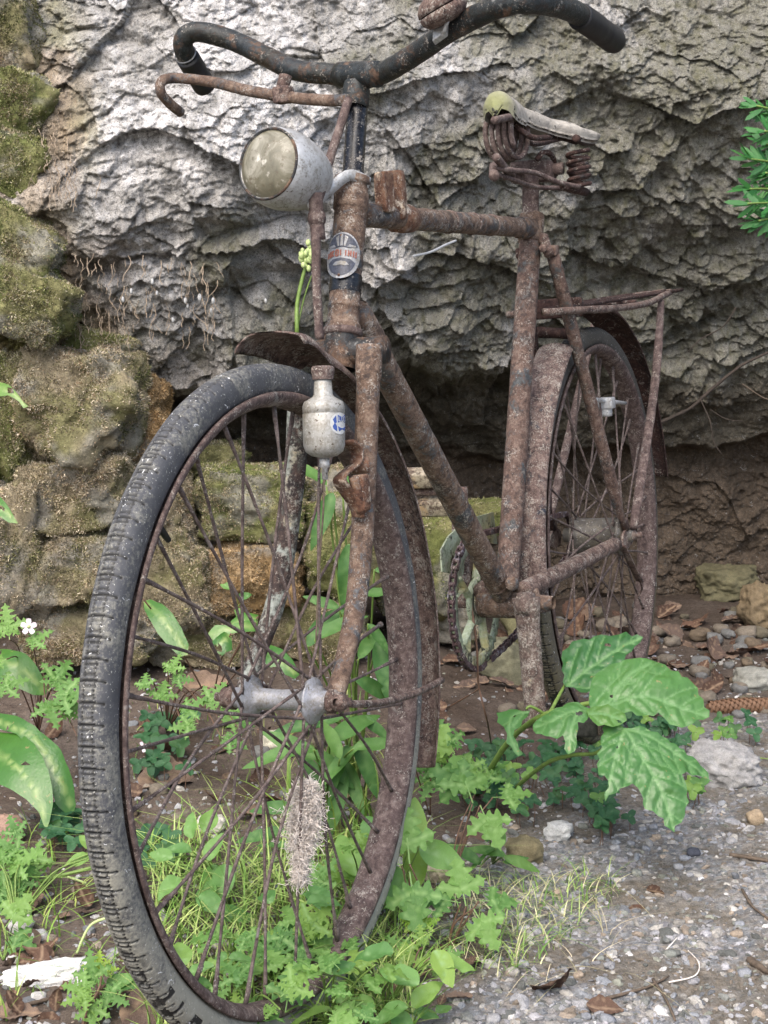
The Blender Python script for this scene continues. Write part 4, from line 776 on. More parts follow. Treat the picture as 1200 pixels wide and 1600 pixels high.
rails += [seg(bk(772, 260, -.02), bk(772, 275, .02), .0075, 12, 6, .001), rbox(cl, A([.016, 0, 0]), A([0, .034, 0]), A([0, 0, .017]), .3), seg(cl-A([0, .048, 0]), cl+A([0, .048, 0]), .009, 12, 10, .001)]
bp('saddle_frame', merge(rails), mRustPurple, sad)
for y_ in (.072, -.072):
    bp('saddle_spring', merge([helix(bk(903, 294, y_)+A([-.01, 0, 0]), (0, 0, 1), .016, .0125, 4.6, .0034), seg(bk(880, 290, y_*.9), bk(915, 300, y_), .0065, 10, 6, .001)]), mRustDark, sad)
bp('saddle_wire', merge([tube(crom([bk(795, 186, 0), bk(830, 214, .03), bk(870, 214, .04), bk(900, 222, .05)], 8), .0045, 8), tube(crom([bk(790, 190, 0), bk(830, 224, -.03), bk(880, 216, -.05), bk(920, 218, -.07)], 8), .0045, 8), tube(crom([bk(900, 216, .085), bk(912, 222, .0), bk(925, 222, -.085)], 8), .006, 8), tube(crom([bk(838, 250, .02), bk(850, 238, .03), bk(864, 246, .035), bk(868, 274, .03)], 8), .0042, 8)]), mRustDark, sad)
# rusty clamp on the top tube behind the head
g0 = bk(612, 335, 0)
clampP = []
for dx in (-.001, ): clampP += [rbox(bk(610, 306, .0), A([.006, 0, .0]), A([0, .019, 0]), A([0, 0, .030]), .25), rbox(bk(627, 312, .0), A([.010, 0, 0]), A([0, .004, 0]), A([0, 0, .026]), .25), rbox(bk(606, 300, .016), A([.014, 0, 0]), A([0, .003, 0]), A([0, 0, .024]), .25), lathe([(.0148, -.02), (.0185, -.017), (.0195, 0), (.018, .017), (.0148, .022)], bk(630, 341, 0), tt1-tt0, 24, .003)]
bp('top_tube_clamp', merge(clampP), mRustOrange, label='broken orange rusted clamp on the top tube')
bp('loose_wire', tube(crom([bk(646, 400, .01), bk(672, 394, .012), bk(695, 383, .014), bk(712, 376, .015)], 6), .0016, 8), mWhite)
# --- transmission
yc = -.047; cc_ = bk(735, 962, yc); cc_ = bb+A([0, yc, -.004])
nt_ = 46; pol = []
for k in range(nt_*4):
    a = 2*np.pi*k/(nt_*4); pol.append((.096+(.0035 if k % 4 < 2 else -.0015), a))
def ring(ri, ro, yc_, th_, n=92, oo=None):
    a = np.linspace(0, 2*np.pi, n, endpoint=False); ro = np.broadcast_to(ro if oo is None else oo, (n,)); V = []
    for r, y_ in ((ri, -th_), (None, -th_), (None, th_), (ri, th_)):
        rr_ = np.full(n, r) if r is not None else ro; V.append(np.stack([cc_[0]+rr_*np.cos(a), np.full(n, yc_+y_), cc_[2]+rr_*np.sin(a)], -1))
    V = np.vstack(V); F = [(l*n+i, l*n+(i+1) % n, ((l+1) % 4)*n+(i+1) % n, ((l+1) % 4)*n+i) for l in range(4) for i in range(n)]; return V, F
oo = A([p_[0] for p_ in pol])
cr = [ring(.080, 0, yc, .0022, nt_*4, oo), ring(.018, .034, yc, .003)]
for k in range(5):
    a = 2*np.pi*k/5+.4; a2 = a+.22; m1 = cc_+A([.055*math.cos(a+.16), 0, .055*math.sin(a+.16)])
    cr.append(tube(crom([cc_+A([.03*math.cos(a), 0, .03*math.sin(a)]), m1, cc_+A([.084*math.cos(a2), 0, .084*math.sin(a2)])], 5), [.007]*11, 8, flat=.5))
    cr.append(tube(crom([m1, cc_+A([.084*math.cos(a-.12), 0, .084*math.sin(a-.12)])], 5), [.005]*6, 8, flat=.5))
cring = bp('chainring', merge(cr), mLichen, label='pale lichen covered chainring')
# chain: alternate links along the loop
R1, R2 = .0985, .037; dx = cc_-A([RWX, yc, WZ]); 
loop = [A([cc_[0]+R1*math.cos(a), yc, cc_[2]+R1*math.sin(a)]) for a in np.linspace(-1.75, 1.66, 80)]
loop += [loop[-1]*(1-t)+A([RWX, yc, WZ+R2])*t for t in np.linspace(.02, .98, 60)]+[A([RWX+R2*math.cos(a), yc, WZ+R2*math.sin(a)]) for a in np.linspace(1.57, 4.71, 20)]
e0 = A([RWX, yc, WZ-R2]); loop += [e0*(1-t)+loop[0]*t-A([0, 0, .02*math.sin(math.pi*t)]) for t in np.linspace(.02, .98, 60)]
loop = A(loop); sg = np.r_[0, np.cumsum(np.linalg.norm(np.diff(loop, axis=0), axis=1))]; nl = int(sg[-1]/.0127); cps = np.stack([np.interp(np.arange(nl)*.0127, sg, loop[:, i]) for i in range(3)], -1)
lk = []
for i in range(nl-1):
    a_, b_ = cps[i], cps[i+1]; c_ = (a_+b_)/2; d_ = (b_-a_)/2; u_ = np.cross(d_, [0, 1, 0]); u_ /= np.linalg.norm(u_); o_ = .0042 if i % 2 else .0028
    for s in (1, -1): lk.append(rbox(c_+A([0, s*o_, 0]), d_*1.45, A([0, .0008, 0]), u_*.0044, .35))
    lk.append(seg(a_-A([0, .003, 0]), a_+A([0, .003, 0]), .0038, 8, 2, 0))
ch = bp('chain', merge(lk), mChain); 
# chain guard remains
def plate(pts, y_, th_, mat, name, label):
    V = [bk(x, yy, y_)+A([0, o, 0]) for o in (-th_, th_) for x, yy in pts]; n = len(pts)
    return bp(name, (A(V), [tuple(range(n))[::-1], tuple(range(n, 2*n))]+[(i, (i+1) % n, (i+1) % n+n, i+n) for i in range(n)]), mat, smooth=False, label=label)
plate([(688, 860), (700, 838), (728, 812), (770, 800), (776, 850), (752, 846), (730, 858), (722, 900), (690, 893)], -.062, .0012, mLichen, 'chain_guard', 'bent remains of a grey chain guard')
# cranks and pedals
ca0 = bk(823, 945, .066); ca1 = bk(838, 1128, .074)
crk = bp('crank', merge([tube(np.vstack([ca0+(ca1-ca0)*t for t in np.linspace(-.06, 1.04, 22)]), np.interp(np.linspace(0, 1, 22), [0, .08, .2, .9, 1], [.020, .0195, .0168, .0155, .0165]), 14, flat=.75, lump=.0009), lathe([(.0001, -.012), (.017, -.011), (.018, .008), (.010, .010), (.0001, .0105)], ca0, (0, 1, 0), 20, .001), seg(ca0+A([-.02, .002, .004]), ca0+A([.02, .002, -.004]), .0055, 8, 6, .001)]), mCrank, label='left crank hanging down, flaky and pale speckled')
cb0 = bb-A([0, .068, .004])-(ca0-bb)*A([1, 0, 1])*0; dv = (ca1-ca0)*A([1, 0, 1]); cb1 = cb0-dv
crk2 = bp('crank', tube(np.vstack([cb0+(cb1-cb0)*t for t in np.linspace(-.05, 1.04, 22)]), .0135, 14, flat=.75, lump=.0009), mRustFlake, label='right crank pointing up')
def pedal(c, s, mat, lab, tilt):
    ct, st_ = math.cos(tilt), math.sin(tilt); X = A([ct, 0, st_]); Z_ = A([-st_, 0, ct]); Y_ = A([0, s*1., 0]); p_ = []
    f = bp('pedal', merge([seg(c, c+Y_*.105, .006, 10, 6, .0005), rbox(c+Y_*.012, X*.034, Y_*.0022, Z_*.010, .3), rbox(c+Y_*.100, X*.034, Y_*.0022, Z_*.010, .3)]), mRustFlake, label=lab)
    for k in (1, -1): bp('pedal_rubber', rbox(c+Y_*.056+X*.024*k, X*.013, Y_*.042, Z_*.0125, .35), mat, f)
    return f
pedal(ca1, 1, mPedal, 'left pedal with black rubber blocks', .1); pedal(cb1, -1, mBone, 'right pedal with pale weathered blocks', 1.2)
# ---------------------------------------------------------------- leaves: outlines filled with a fine mesh, veins raised
def fill(out, res):
    out = A(out); mn, mx = out.min(0), out.max(0); n = len(out)
    gx, gy = np.meshgrid(np.arange(mn[0]+res/2, mx[0], res), np.arange(mn[1]+res/2, mx[1], res)); g = np.stack([gx.ravel(), gy.ravel()], -1)
    g = g+rng.normal(0, res*.08, g.shape)
    a, b = out, np.roll(out, -1, 0); ins = np.zeros(len(g), bool); dmin = np.full(len(g), 9e9)
    for p_, q_ in zip(a, b):
        c = ((p_[1] > g[:, 1]) != (q_[1] > g[:, 1])); xi = (q_[0]-p_[0])*(g[:, 1]-p_[1])/(q_[1]-p_[1]+1e-12)+p_[0]; ins ^= c & (g[:, 0] < xi)
        d = q_-p_; t = np.clip(((g-p_)@d)/(d@d+1e-12), 0, 1); dmin = np.minimum(dmin, np.linalg.norm(g-p_-t[:, None]*d, axis=1))
    g = g[ins & (dmin > res*.4)]
    r = delaunay_2d_cdt([Vector(p_) for p_ in np.vstack([out, g])], [], [list(range(n))], 1, 1e-7)
    return A([v[:] for v in r[0]]), [tuple(f) for f in r[2]]
def pdist(X, veins):
    d = np.full(len(X), 9e9)
    for v in veins:
        v = A(v)
        for p_, q_ in zip(v[:-1], v[1:]):
            e = q_-p_; t = np.clip(((X-p_)@e)/(e@e+1e-12), 0, 1); d = np.minimum(d, np.linalg.norm(X-p_-t[:, None]*e, axis=1))
    return d
def leaflet(nl, wid, depth, sharp=1., n=60, base=.0):
    """one leaflet outline from (0,0) to (0,1): width profile with nl lobes each side"""
    t = np.linspace(0, 1, n); w_ = wid*np.sin(np.pi*np.clip(t, 0, 1)**.8)**.75*(1-.15*t); w_[0] = w_[-1] = 0
    ph = (t*nl) % 1; lob = 1-depth*(1-np.abs(np.sin(np.pi*ph))**sharp)*(t > .12); x = w_*lob; y = t-depth*.10*ph*(t > .1)*(t < .97)
    return np.vstack([np.stack([x, y], -1), np.stack([-x, y], -1)[::-1][1:-1]])
def palm(parts, res, vw=.02, curl=.12, fold=.10, nside=3, wav=.03, seed=0):
    """several leaflets (outline, rotation deg, scale, offset) -> one leaf mesh about 1 long"""
    Vs = []; Fs = []; Cs = []; n = 0
    for out, ang, sc, off in parts:
        a = math.radians(ang); Rm = A([[math.cos(a), math.sin(a)], [-math.sin(a), math.cos(a)]]); V, F = fill(out, res/sc); 
        veins = [[(0, 0), (0, .97)]]; wmax = np.abs(A(out)[:, 0]).max()
        for k in range(nside):
            y0 = .12+.7*k/nside
            for s_ in (1, -1): veins.append([(0, y0), (s_*wmax*.8*math.sin(math.pi*(.25+.6*y0)), y0+.20)])
        d = pdist(V, veins[:1]); d2 = pdist(V, veins[1:]) if nside else d*9; v = np.maximum(np.exp(-(d/vw)**2), .6*np.exp(-(d2/(vw*.6))**2))
        z = fold*np.abs(V[:, 0])-curl*V[:, 1]**2+.05*wmax*np.clip(d2/(.12), 0, 1)*(nside > 0)+wav*vnoise(np.stack([V[:, 0]*5, V[:, 1]*5, 0*d+ang+seed], -1), seed)
        W2 = (V*sc)@Rm+A(off); zz_ = z*sc+.004*len(Vs)
        Vs.append(np.column_stack([W2, zz_])); Fs += [tuple(i+n for i in f) for f in F]; n += len(V); Cs.append(np.stack([v, v, v], -1))
    return np.vstack(Vs), Fs, np.vstack(Cs)
def lmesh(name, vfc, mat):
    o = mk(name, vfc[0], vfc[1], mat, None, True, vfc[2]); me = o.data; bpy.data.objects.remove(o); return me
def herb_parts(r):
    o1 = leaflet(4, .42, .72, .9, 80); o2 = leaflet(4, .42, .72, .9, 80)
    return [(o1, 0, .62, (0, .38)), (o2, 62+r*6, .55, (.02, .30)), (o2, -62-r*6, .55, (-.02, .30)), (o2, 118, .34, (.03, .27)), (o2, -118, .34, (-.03, .27)), ([(.012, 0), (.012, .42), (-.012, .42), (-.012, 0)], 0, 1., (0, 0))]
L_HERB = [lmesh('herb_leaf', palm(herb_parts(k), .06, .02, .15, .12, 3, .05, k), mHerb) for k in range(3)]
L_HERBY = [lmesh('young_leaf', palm(herb_parts(k), .06, .02, .1, .25, 3, .06, k+5), mHerbPale) for k in range(2)]
L_TREF = [lmesh('trefoil_leaf', palm([(leaflet(3, .46, .62, .8, 66), 0, .60, (0, .36)), (leaflet(3, .46, .64, .8, 66), 72, .52, (.03, .30)), (leaflet(3, .46, .64, .8, 66), -72, .52, (-.03, .30)), ([(.012, 0), (.012, .40), (-.012, .40), (-.012, 0)], 0, 1., (0, 0))], .06, .02, .16, .10, 4, .05, k+20), mHerb) for k in range(3)]
L_OVATE = [lmesh('ovate_leaf', palm([(leaflet(1, .30, 0, 1, 30), 0, 1, (0, 0))], .10, .018, .22, .25, 3, .05, k+30), mOvate) for k in range(3)]
L_LANCE = [lmesh('lance_leaf', palm([(leaflet(1, .15, 0, 1, 30), 0, 1, (0, 0))], .08, .014, .3, .35, 4, .04, k+40), mLance) for k in range(3)]
def heart(): 
    t = np.linspace(0, 1, 16); x = .34*np.sin(np.pi*t**.75)**.8; y = t*.80; x[-1] = .0; y = y+.16*np.sin(np.pi*np.clip((t-.55)/.45, 0, 1))*(x > 0); 
    return np.vstack([np.stack([x, y], -1), np.stack([-x, y], -1)[::-1][1:-1]])
L_CLOVER = [lmesh('clover_leaf', palm([(heart(), a, .62, (0, 0)) for a in (0, 120, 240)], .12, .016, .10, .35, 0, .05, k+50), mClover) for k in range(3)]
L_CLOVERY = [lmesh('young_clover_leaf', palm([(heart(), a, .62, (0, 0)) for a in (0, 120, 240)], .12, .016, .10, .35, 0, .05, k+55), mHerb) for k in range(1)]
def dead_mesh(k):
    o = leaflet(3+k % 3, .34+.1*(k % 2), .12, .8, 40); V, F, C = palm([(o, 0, 1, (0, 0))], .07, .018, 0, 0, 4, .0, k+60); r = np.random.default_rng(k)
    V[:, 2] += .28*(V[:, 0]**2)*r.choice([-1, 1.6])*2.5+.22*(V[:, 1]-.5)**2*r.choice([-1, 1.5])+.10*fbm(V*A([3, 3, 0])+k, 3, k)+.06*np.abs(vnoise(V*A([9, 7, 0])+k, k)); return V, F, C
L_DEAD = [lmesh('dead_leaf', dead_mesh(k), mDead) for k in range(7)]
def lmat(pos, ang, size, up_=.65, tw=0., nj=.15):
    """leaf frame: the tip runs along image direction ang (deg), the blade looks up and towards the viewer"""
    a = math.radians(ang); e = RT*math.cos(a)+UP*math.sin(a); n = -FW*(1-up_)+A([0, 0, 1])*up_+rng.normal(0, nj, 3)+RT*tw; n /= np.linalg.norm(n)
    y = e-n*(e@n); y /= np.linalg.norm(y); x = np.cross(y, n); M_ = Matrix(((x[0]*size, y[0]*size, n[0]*size, pos[0]), (x[1]*size, y[1]*size, n[1]*size, pos[1]), (x[2]*size, y[2]*size, n[2]*size, pos[2]), (0, 0, 0, 1))); return M_
def plant(name, label, cat, base, leaves, mat_stem=mStem, rs=.0011, group=None, kind='leaf', sag=.2):
    """leaves: (mesh, px, py, depth, size in px, tip direction deg, up) placed round one rooted base"""
    base = A(base); t = thing(name, label, cat, base, group)
    for q in leaves:
        me, px, py, D, sp, ang = q[:6]; up_ = q[6] if len(q) > 6 else .6
        pos = W(px, py, D); sz = sp*D/FPX; M_ = lmat(pos, ang, sz, up_); M_.translation -= Vector(base)
        inst(kind, me, t, M_)
        d = pos-base; mid = base+d*.5+A([0, 0, sag*np.linalg.norm(d[:2])])+rng.normal(0, .004, 3); P_ = crom([base*0, mid-base, d], 5)
        mk('stem', *tube(P_, np.linspace(rs*1.3, rs*.8, len(P_)), 6), mat_stem, t)
    return t
HB, TF, OV, LN, CV = L_HERB, L_TREF, L_OVATE, L_LANCE, L_CLOVER
ch_ = lambda L: L[rng.integers(len(L))]
# three-part leaves right of the front wheel
plant('herb_plant', 'bright green trefoil plant with small leaf in front of the mudguard end', 'plant', gpt(672, 1275), [(ch_(TF), 648, 1196, 2.26, 86, 95, .35), (ch_(TF), 668, 1185, 2.25, 68, 60, .35)], mStemRed)
plant('herb_plant', 'large leaved bright green plant between front wheel and clover', 'plant', gpt(700, 1390), [(ch_(TF), 738, 1256, 2.08, 97, 95, .4), (ch_(TF), 742, 1240, 2.1, 90, 150, .4), (ch_(TF), 750, 1258, 2.06, 86, -75, .45), (ch_(TF), 770, 1246, 2.1, 68, 10, .5)], mStemRed)
plant('herb_plant', 'bright green cut leaf directly right of the tyre bottom', 'plant', gpt(662, 1470), [(ch_(TF), 640, 1350, 1.9, 101, 95, .35), (ch_(TF), 640, 1362, 1.88, 105, -80, .4), (ch_(TF), 628, 1352, 1.9, 66, 170, .4)], mStemRed)
plant('herb_plant', 'low bright green plant with cut leaves at the edge of the gravel', 'plant', gpt(700, 1490), [(ch_(TF), 728, 1416, 1.88, 88, 100, .4), (ch_(TF), 720, 1412, 1.88, 77, 160, .4), (ch_(TF), 740, 1420, 1.86, 80, -60, .45), (ch_(TF), 748, 1408, 1.88, 73, 15, .5)], mStemRed)
plant('herb_plant', 'small yellow green sprout beside a dry stem', 'plant', gpt(660, 1500), [(ch_(L_HERBY), 656, 1455, 1.86, 40, 90, .4), (ch_(L_HERBY), 656, 1450, 1.86, 36, 30, .5), (ch_(L_HERBY), 655, 1450, 1.86, 36, 150, .5)])
plant('ovate_plant', 'narrow leaved seedling between trefoil plant and mossy stone', 'plant', gpt(770, 1350), [(ch_(L_LANCE), 770+rng.uniform(-25, 30), 1330+rng.uniform(-20, 25), 2.08, rng.uniform(45, 75), a, .5) for a in (100, 70, 130, 20, 160, 200, -20)])
plant('herb_plant', 'fine cut herb behind the mudguard end', 'plant', gpt(700, 1240), [(ch_(HB), 700+rng.uniform(-30, 50), 1215+rng.uniform(-40, 20), 2.32, rng.uniform(45, 70), a, .5) for a in (90, 60, 120, 20, 160, 250, -50, 100)], mStemRed)
plant('herb_plant', 'fine cut herb among the grass right of the tyre foot', 'plant', gpt(640, 1540), [(ch_(HB), 640+rng.uniform(-50, 60), 1510+rng.uniform(-40, 25), 1.82, rng.uniform(40, 70), a, .55) for a in (90, 60, 120, 20, 160, 250, -50, 100, 40)], mStemRed)
# pale ovate leaves at the foot of the front wheel
plant('ovate_plant', 'pale green plant with pointed oval leaves against the tyre', 'plant', gpt(615, 1440), [(OV[0], 560, 1370, 1.95, 92, 100, .3), (OV[1], 600, 1330, 1.95, 78, 130, .3), (OV[2], 640, 1320, 1.96, 78, 75, .3), (OV[0], 655, 1325, 1.95, 78, -20, .45), (OV[1], 592, 1352, 1.93, 80, -55, .4), (OV[2], 648, 1318, 1.98, 70, -85, .4)])
# tall lance leaved plant behind the fork
plant('lance_plant', 'tall plant with lance shaped leaves seen between the fork blades', 'plant', gpt(560, 1230), [(LN[0], 510, 760, 2.35, 90, 120, .3), (LN[1], 520, 770, 2.35, 95, 250, .3), (LN[2], 535, 765, 2.36, 85, 60, .3), (LN[0], 545, 850, 2.33, 100, 265, .25), (LN[1], 530, 950, 2.3, 60, 160, .4), (LN[2], 480, 1010, 2.3, 100, 62, .35), (LN[0], 492, 1000, 2.28, 90, 35, .4), (LN[1], 560, 930, 2.3, 66, 10, .4), (LN[2], 585, 890, 2.3, 55, -5, .4), (LN[0], 560, 1030, 2.28, 75, 60, .4), (LN[1], 575, 975, 2.28, 60, -55, .4), (LN[2], 555, 1060, 2.26, 85, -20, .45), (LN[0], 560, 1120, 2.25, 70, -40, .5), (LN[1], 548, 1120, 2.25, 65, 200, .5), (LN[2], 555, 1160, 2.22, 90, -70, .5), (LN[0], 545, 1165, 2.22, 90, 255, .4), (LN[1], 590, 1000, 2.3, 100, -80, .35), (LN[2], 505, 1130, 2.25, 80, 190, .5)], rs=.0018)
plant('lance_plant', 'lance leaved plant growing low behind the lower right spokes', 'plant', gpt(520, 1290), [(LN[k % 3], 520+rng.uniform(-40, 50), 1190+rng.uniform(-30, 50), 2.15+.1*rng.random(), rng.uniform(80, 120), a, .45) for k, a in enumerate((120, 150, 80, 50, 20, 200, 260, -70, -40, 100, 240))], rs=.0016)
plant('lance_plant', 'pair of long leaves lying across the soil inside the front wheel', 'plant', gpt(480, 1290), [(LN[0], 462, 1262, 2.15, 80, 176, .6), (LN[1], 450, 1300, 2.12, 85, 184, .6), (LN[2], 470, 1330, 2.08, 70, 150, .6)], rs=.0014)
# ovate greens inside and below the front wheel
plant('ovate_plant', 'pale green broad leaves left of the dried tuft', 'plant', gpt(350, 1400), [(OV[k % 3], *q) for k, q in enumerate([(318, 1300, 2.0, 52, 70, .4), (300, 1310, 2.0, 44, 110, .4), (325, 1345, 1.98, 50, 80, .5), (355, 1350, 1.98, 62, 260, .45), (335, 1350, 2.0, 60, 265, .45), (300, 1330, 2.0, 45, 170, .5), (270, 1340, 1.98, 42, 160, .5), (280, 1370, 1.96, 50, 250, .5), (320, 1420, 1.94, 60, 100, .5), (340, 1430, 1.92, 62, 20, .55), (310, 1400, 1.92, 55, 330, .5)])])
low = [('herb_plant', HB, 'ferny green herb under the lower spokes', (430, 1500)), ('ovate_plant', OV, 'glossy broad leaved seedling below the dried tuft', (470, 1480)), ('herb_plant', TF, 'spreading cut leaved herb below the dried tuft', (540, 1500)), ('herb_plant', HB, 'low herb at the very bottom beside the tyre', (390, 1580)), ('ovate_plant', OV, 'small oval leaved seedlings by the tyre foot', (320, 1560)), ('herb_plant', TF, 'small cut leaved herb at the bottom centre', (520, 1580)), ('ovate_plant', OV, 'sparse seedling where grass meets gravel', (600, 1560)), ('herb_plant', HB, 'herb with fine leaves at the foot of the mudguard', (560, 1400))]
for nm, LL, lab, (px, py) in low:
    b_ = gpt(px, py+30); D0 = float((b_-CAM)@FW); n_l = 13
    plant(nm, lab, 'plant', b_, [(ch_(LL), px+rng.uniform(-85, 85), py+rng.uniform(-75, 25), D0-.02-.09*rng.random(), rng.uniform(36, 88) if LL is not OV else rng.uniform(30, 76), rng.uniform(0, 360) if k % 3 else rng.uniform(30, 150), rng.uniform(.45, .85)) for k in range(n_l)])
# herb robert at the left edge, with its flowers
def flower(px, py, D, size, label, stem_to, n=5, mat=mPetal):
    p0 = W(px, py, D); b_ = A(stem_to); t = thing('flower', label, 'flower', b_); r_ = size*D/FPX/2
    o = [(0, .0), (.20, .25), (.33, .62), (.26, .95), (0, 1.), (-.26, .95), (-.33, .62), (-.20, .25)]; V, F = fill(o, .2); V3 = np.column_stack([V, .15*V[:, 1]**2])
    me = None
    for k in range(n):
        a = 2*math.pi*k/n+.3; e = RT*math.cos(a)+UP*math.sin(a); n_ = -FW; x = np.cross(e, n_); M_ = Matrix([[x[i]*r_, e[i]*r_, n_[i]*r_, p0[i]-b_[i]] for i in range(3)]+[[0, 0, 0, 1]])
        if me is None: oo_ = mk('petal', V3, F, mat, t); me = oo_.data; oo_.matrix_local = M_
        else: inst('petal', me, t, M_)
    mk('flower_centre', *lathe([(.0001, .0), (.12*r_*2, .0), (.10*r_*2, .10*r_*2), (.0001, .14*r_*2)], p0-b_, -FW, 10), mBud, t)
    P_ = crom([b_*0, (p0-b_)*.5+A([0, 0, .008]), p0-b_], 5); mk('stem', *tube(P_, .0006, 5), mStemRed, t)
hb_ = gpt(60, 1130); 
plant('herb_robert', 'ferny leaved plant with pink flower at the left edge above the broad fronds', 'plant', hb_, [(ch_(HB), *q) for q in [(15, 1000, 2.42, 66, 100, .35), (40, 1010, 2.42, 50, 40, .4), (10, 1030, 2.42, 60, 200, .4), (75, 1080, 2.4, 75, 60, .4), (80, 1085, 2.4, 72, -10, .45), (70, 1090, 2.4, 65, -80, .45), (110, 1130, 2.4, 60, 90, .4), (120, 1150, 2.38, 50, 20, .5), (-10, 1080, 2.4, 60, 30, .4)]], mStemRed)
flower(45, 979, 2.42, 26, 'small pale pink five petalled flower at the left edge', hb_)
flower(223, 1167, 2.42, 17, 'tiny white flower over dark clover behind the tyre', gpt(230, 1195), 4)
plant('herb_robert', 'bright green bushy herb at the left edge below the broad fronds', 'plant', gpt(25, 1440), [(ch_(HB), rng.uniform(-20, 75), rng.uniform(1310, 1410), 2.0+.15*rng.random(), rng.uniform(48, 80), rng.uniform(20, 160) if k % 2 else rng.uniform(0, 360), .5) for k in range(20)]+[(ch_(OV), 145, 1340, 2.0, 45, 60, .5), (ch_(OV), 150, 1330, 2.0, 42, 120, .5), (ch_(OV), 140, 1340, 2.0, 40, 190, .5)])
plant('herb_robert', 'small bright green sprig at the left edge over white stones', 'plant', gpt(5, 1500), [(ch_(TF), 8, 1450, 1.9, 70, 60, .4), (ch_(TF), 10, 1455, 1.9, 62, -40, .5), (ch_(TF), -15, 1450, 1.9, 60, 120, .4)])
plant('herb_plant', 'bright green rosette in front of the long white stone', 'plant', gpt(128, 1610), [(ch_(HB), 148, 1548, 1.72, 66, 100, .35), (ch_(HB), 150, 1550, 1.71, 62, 170, .45), (ch_(HB), 145, 1555, 1.7, 62, -90, .5), (ch_(HB), 150, 1552, 1.7, 58, 225, .5), (ch_(HB), 155, 1548, 1.72, 60, -30, .5), (OV[0], 165, 1540, 1.74, 62, 10, .5), (OV[1], 165, 1545, 1.74, 50, 30, .55), (ch_(L_HERBY), 156, 1520, 1.74, 36, 90, .4), (ch_(L_HERBY), 156, 1518, 1.74, 32, 20, .5), (ch_(L_HERBY), 156, 1518, 1.74, 32, 160, .5)], mStemRed)
plant('herb_plant', 'small ferny herb behind the far side of the front tyre', 'plant', gpt(260, 1130), [(ch_(HB), 262, 1055, 2.5, 45, 80, .4), (ch_(HB), 265, 1060, 2.5, 40, 0, .5), (ch_(HB), 250, 1100, 2.45, 55, 80, .5), (ch_(HB), 280, 1120, 2.45, 55, 40, .5), (ch_(HB), 320, 1110, 2.45, 58, 60, .5), (ch_(HB), 340, 1120, 2.45, 55, 10, .5), (ch_(HB), 310, 1130, 2.42, 50, 200, .5), (ch_(HB), 345, 1150, 2.4, 48, -30, .5), (ch_(HB), 225, 1080, 2.45, 40, 100, .4), (ch_(HB), 370, 1135, 2.42, 45, 60, .5)], mStemRed)
plant('seedling', 'tiny heart leaved seedling on the orange mossed stone', 'plant', W(372, 950, 2.93), [(OV[k], px, py, 2.9, 24, a, .4) for k, (px, py, a) in enumerate([(365, 920, 150), (372, 935, 30), (370, 950, -80)])], rs=.0006)
# clover
def clover(label, box, n, mul=1., young=.06):
    x0, y0, x1, y1 = box; b_ = gpt((x0+x1)/2, y1); t = thing('clover', label, 'plant', b_, None)
    for k in range(n):
        px, py = rng.uniform(x0, x1), rng.uniform(y0, y1); g_ = gpt(px, py+rng.uniform(14, 42)); D = float((g_-CAM)@FW)-.01; p_ = W(px, py, D); sz = rng.uniform(22, 34)*mul*D/FPX
        M_ = lmat(p_, rng.uniform(0, 360), sz, rng.uniform(.35, .8)); M_.translation -= Vector(b_); inst('leaf', ch_(L_CLOVERY) if rng.random() < young else ch_(CV), t, M_)
        q = g_-b_; P_ = crom([q, q*.4+(p_-b_)*.6+rng.normal(0, .003, 3), p_-b_], 3); mk('stem', *tube(P_, .0007, 5), mStemRed, t)
clover('dark green clover patch under the big lobed leaf', (735, 1160, 965, 1270), 110); clover('low clover behind the mudguard end of the front wheel', (690, 1180, 770, 1240), 16, .9, .3); clover('dark clover spilling right of the big leaf towards the grey rock', (930, 1110, 1075, 1160), 40, .9)
clover('small dark clover tuft hanging below the big leaf by the white stone', (925, 1265, 985, 1295), 10); clover('dark clover behind the front tyre at left', (215, 1110, 300, 1200), 26, 1.1); clover('dark clover at left below the broad fronds', (70, 1260, 150, 1320), 22, 1.25)
clover('clover sprig at the right edge under the pine cone', (1080, 1110, 1200, 1150), 12, .85, .3); clover('single bright clover sprig right of the leaf tip', (1070, 1215, 1105, 1245), 5, 1., 1.); clover('dark clover inside the front wheel near the tyre', (215, 1290, 270, 1350), 12, 1.25)
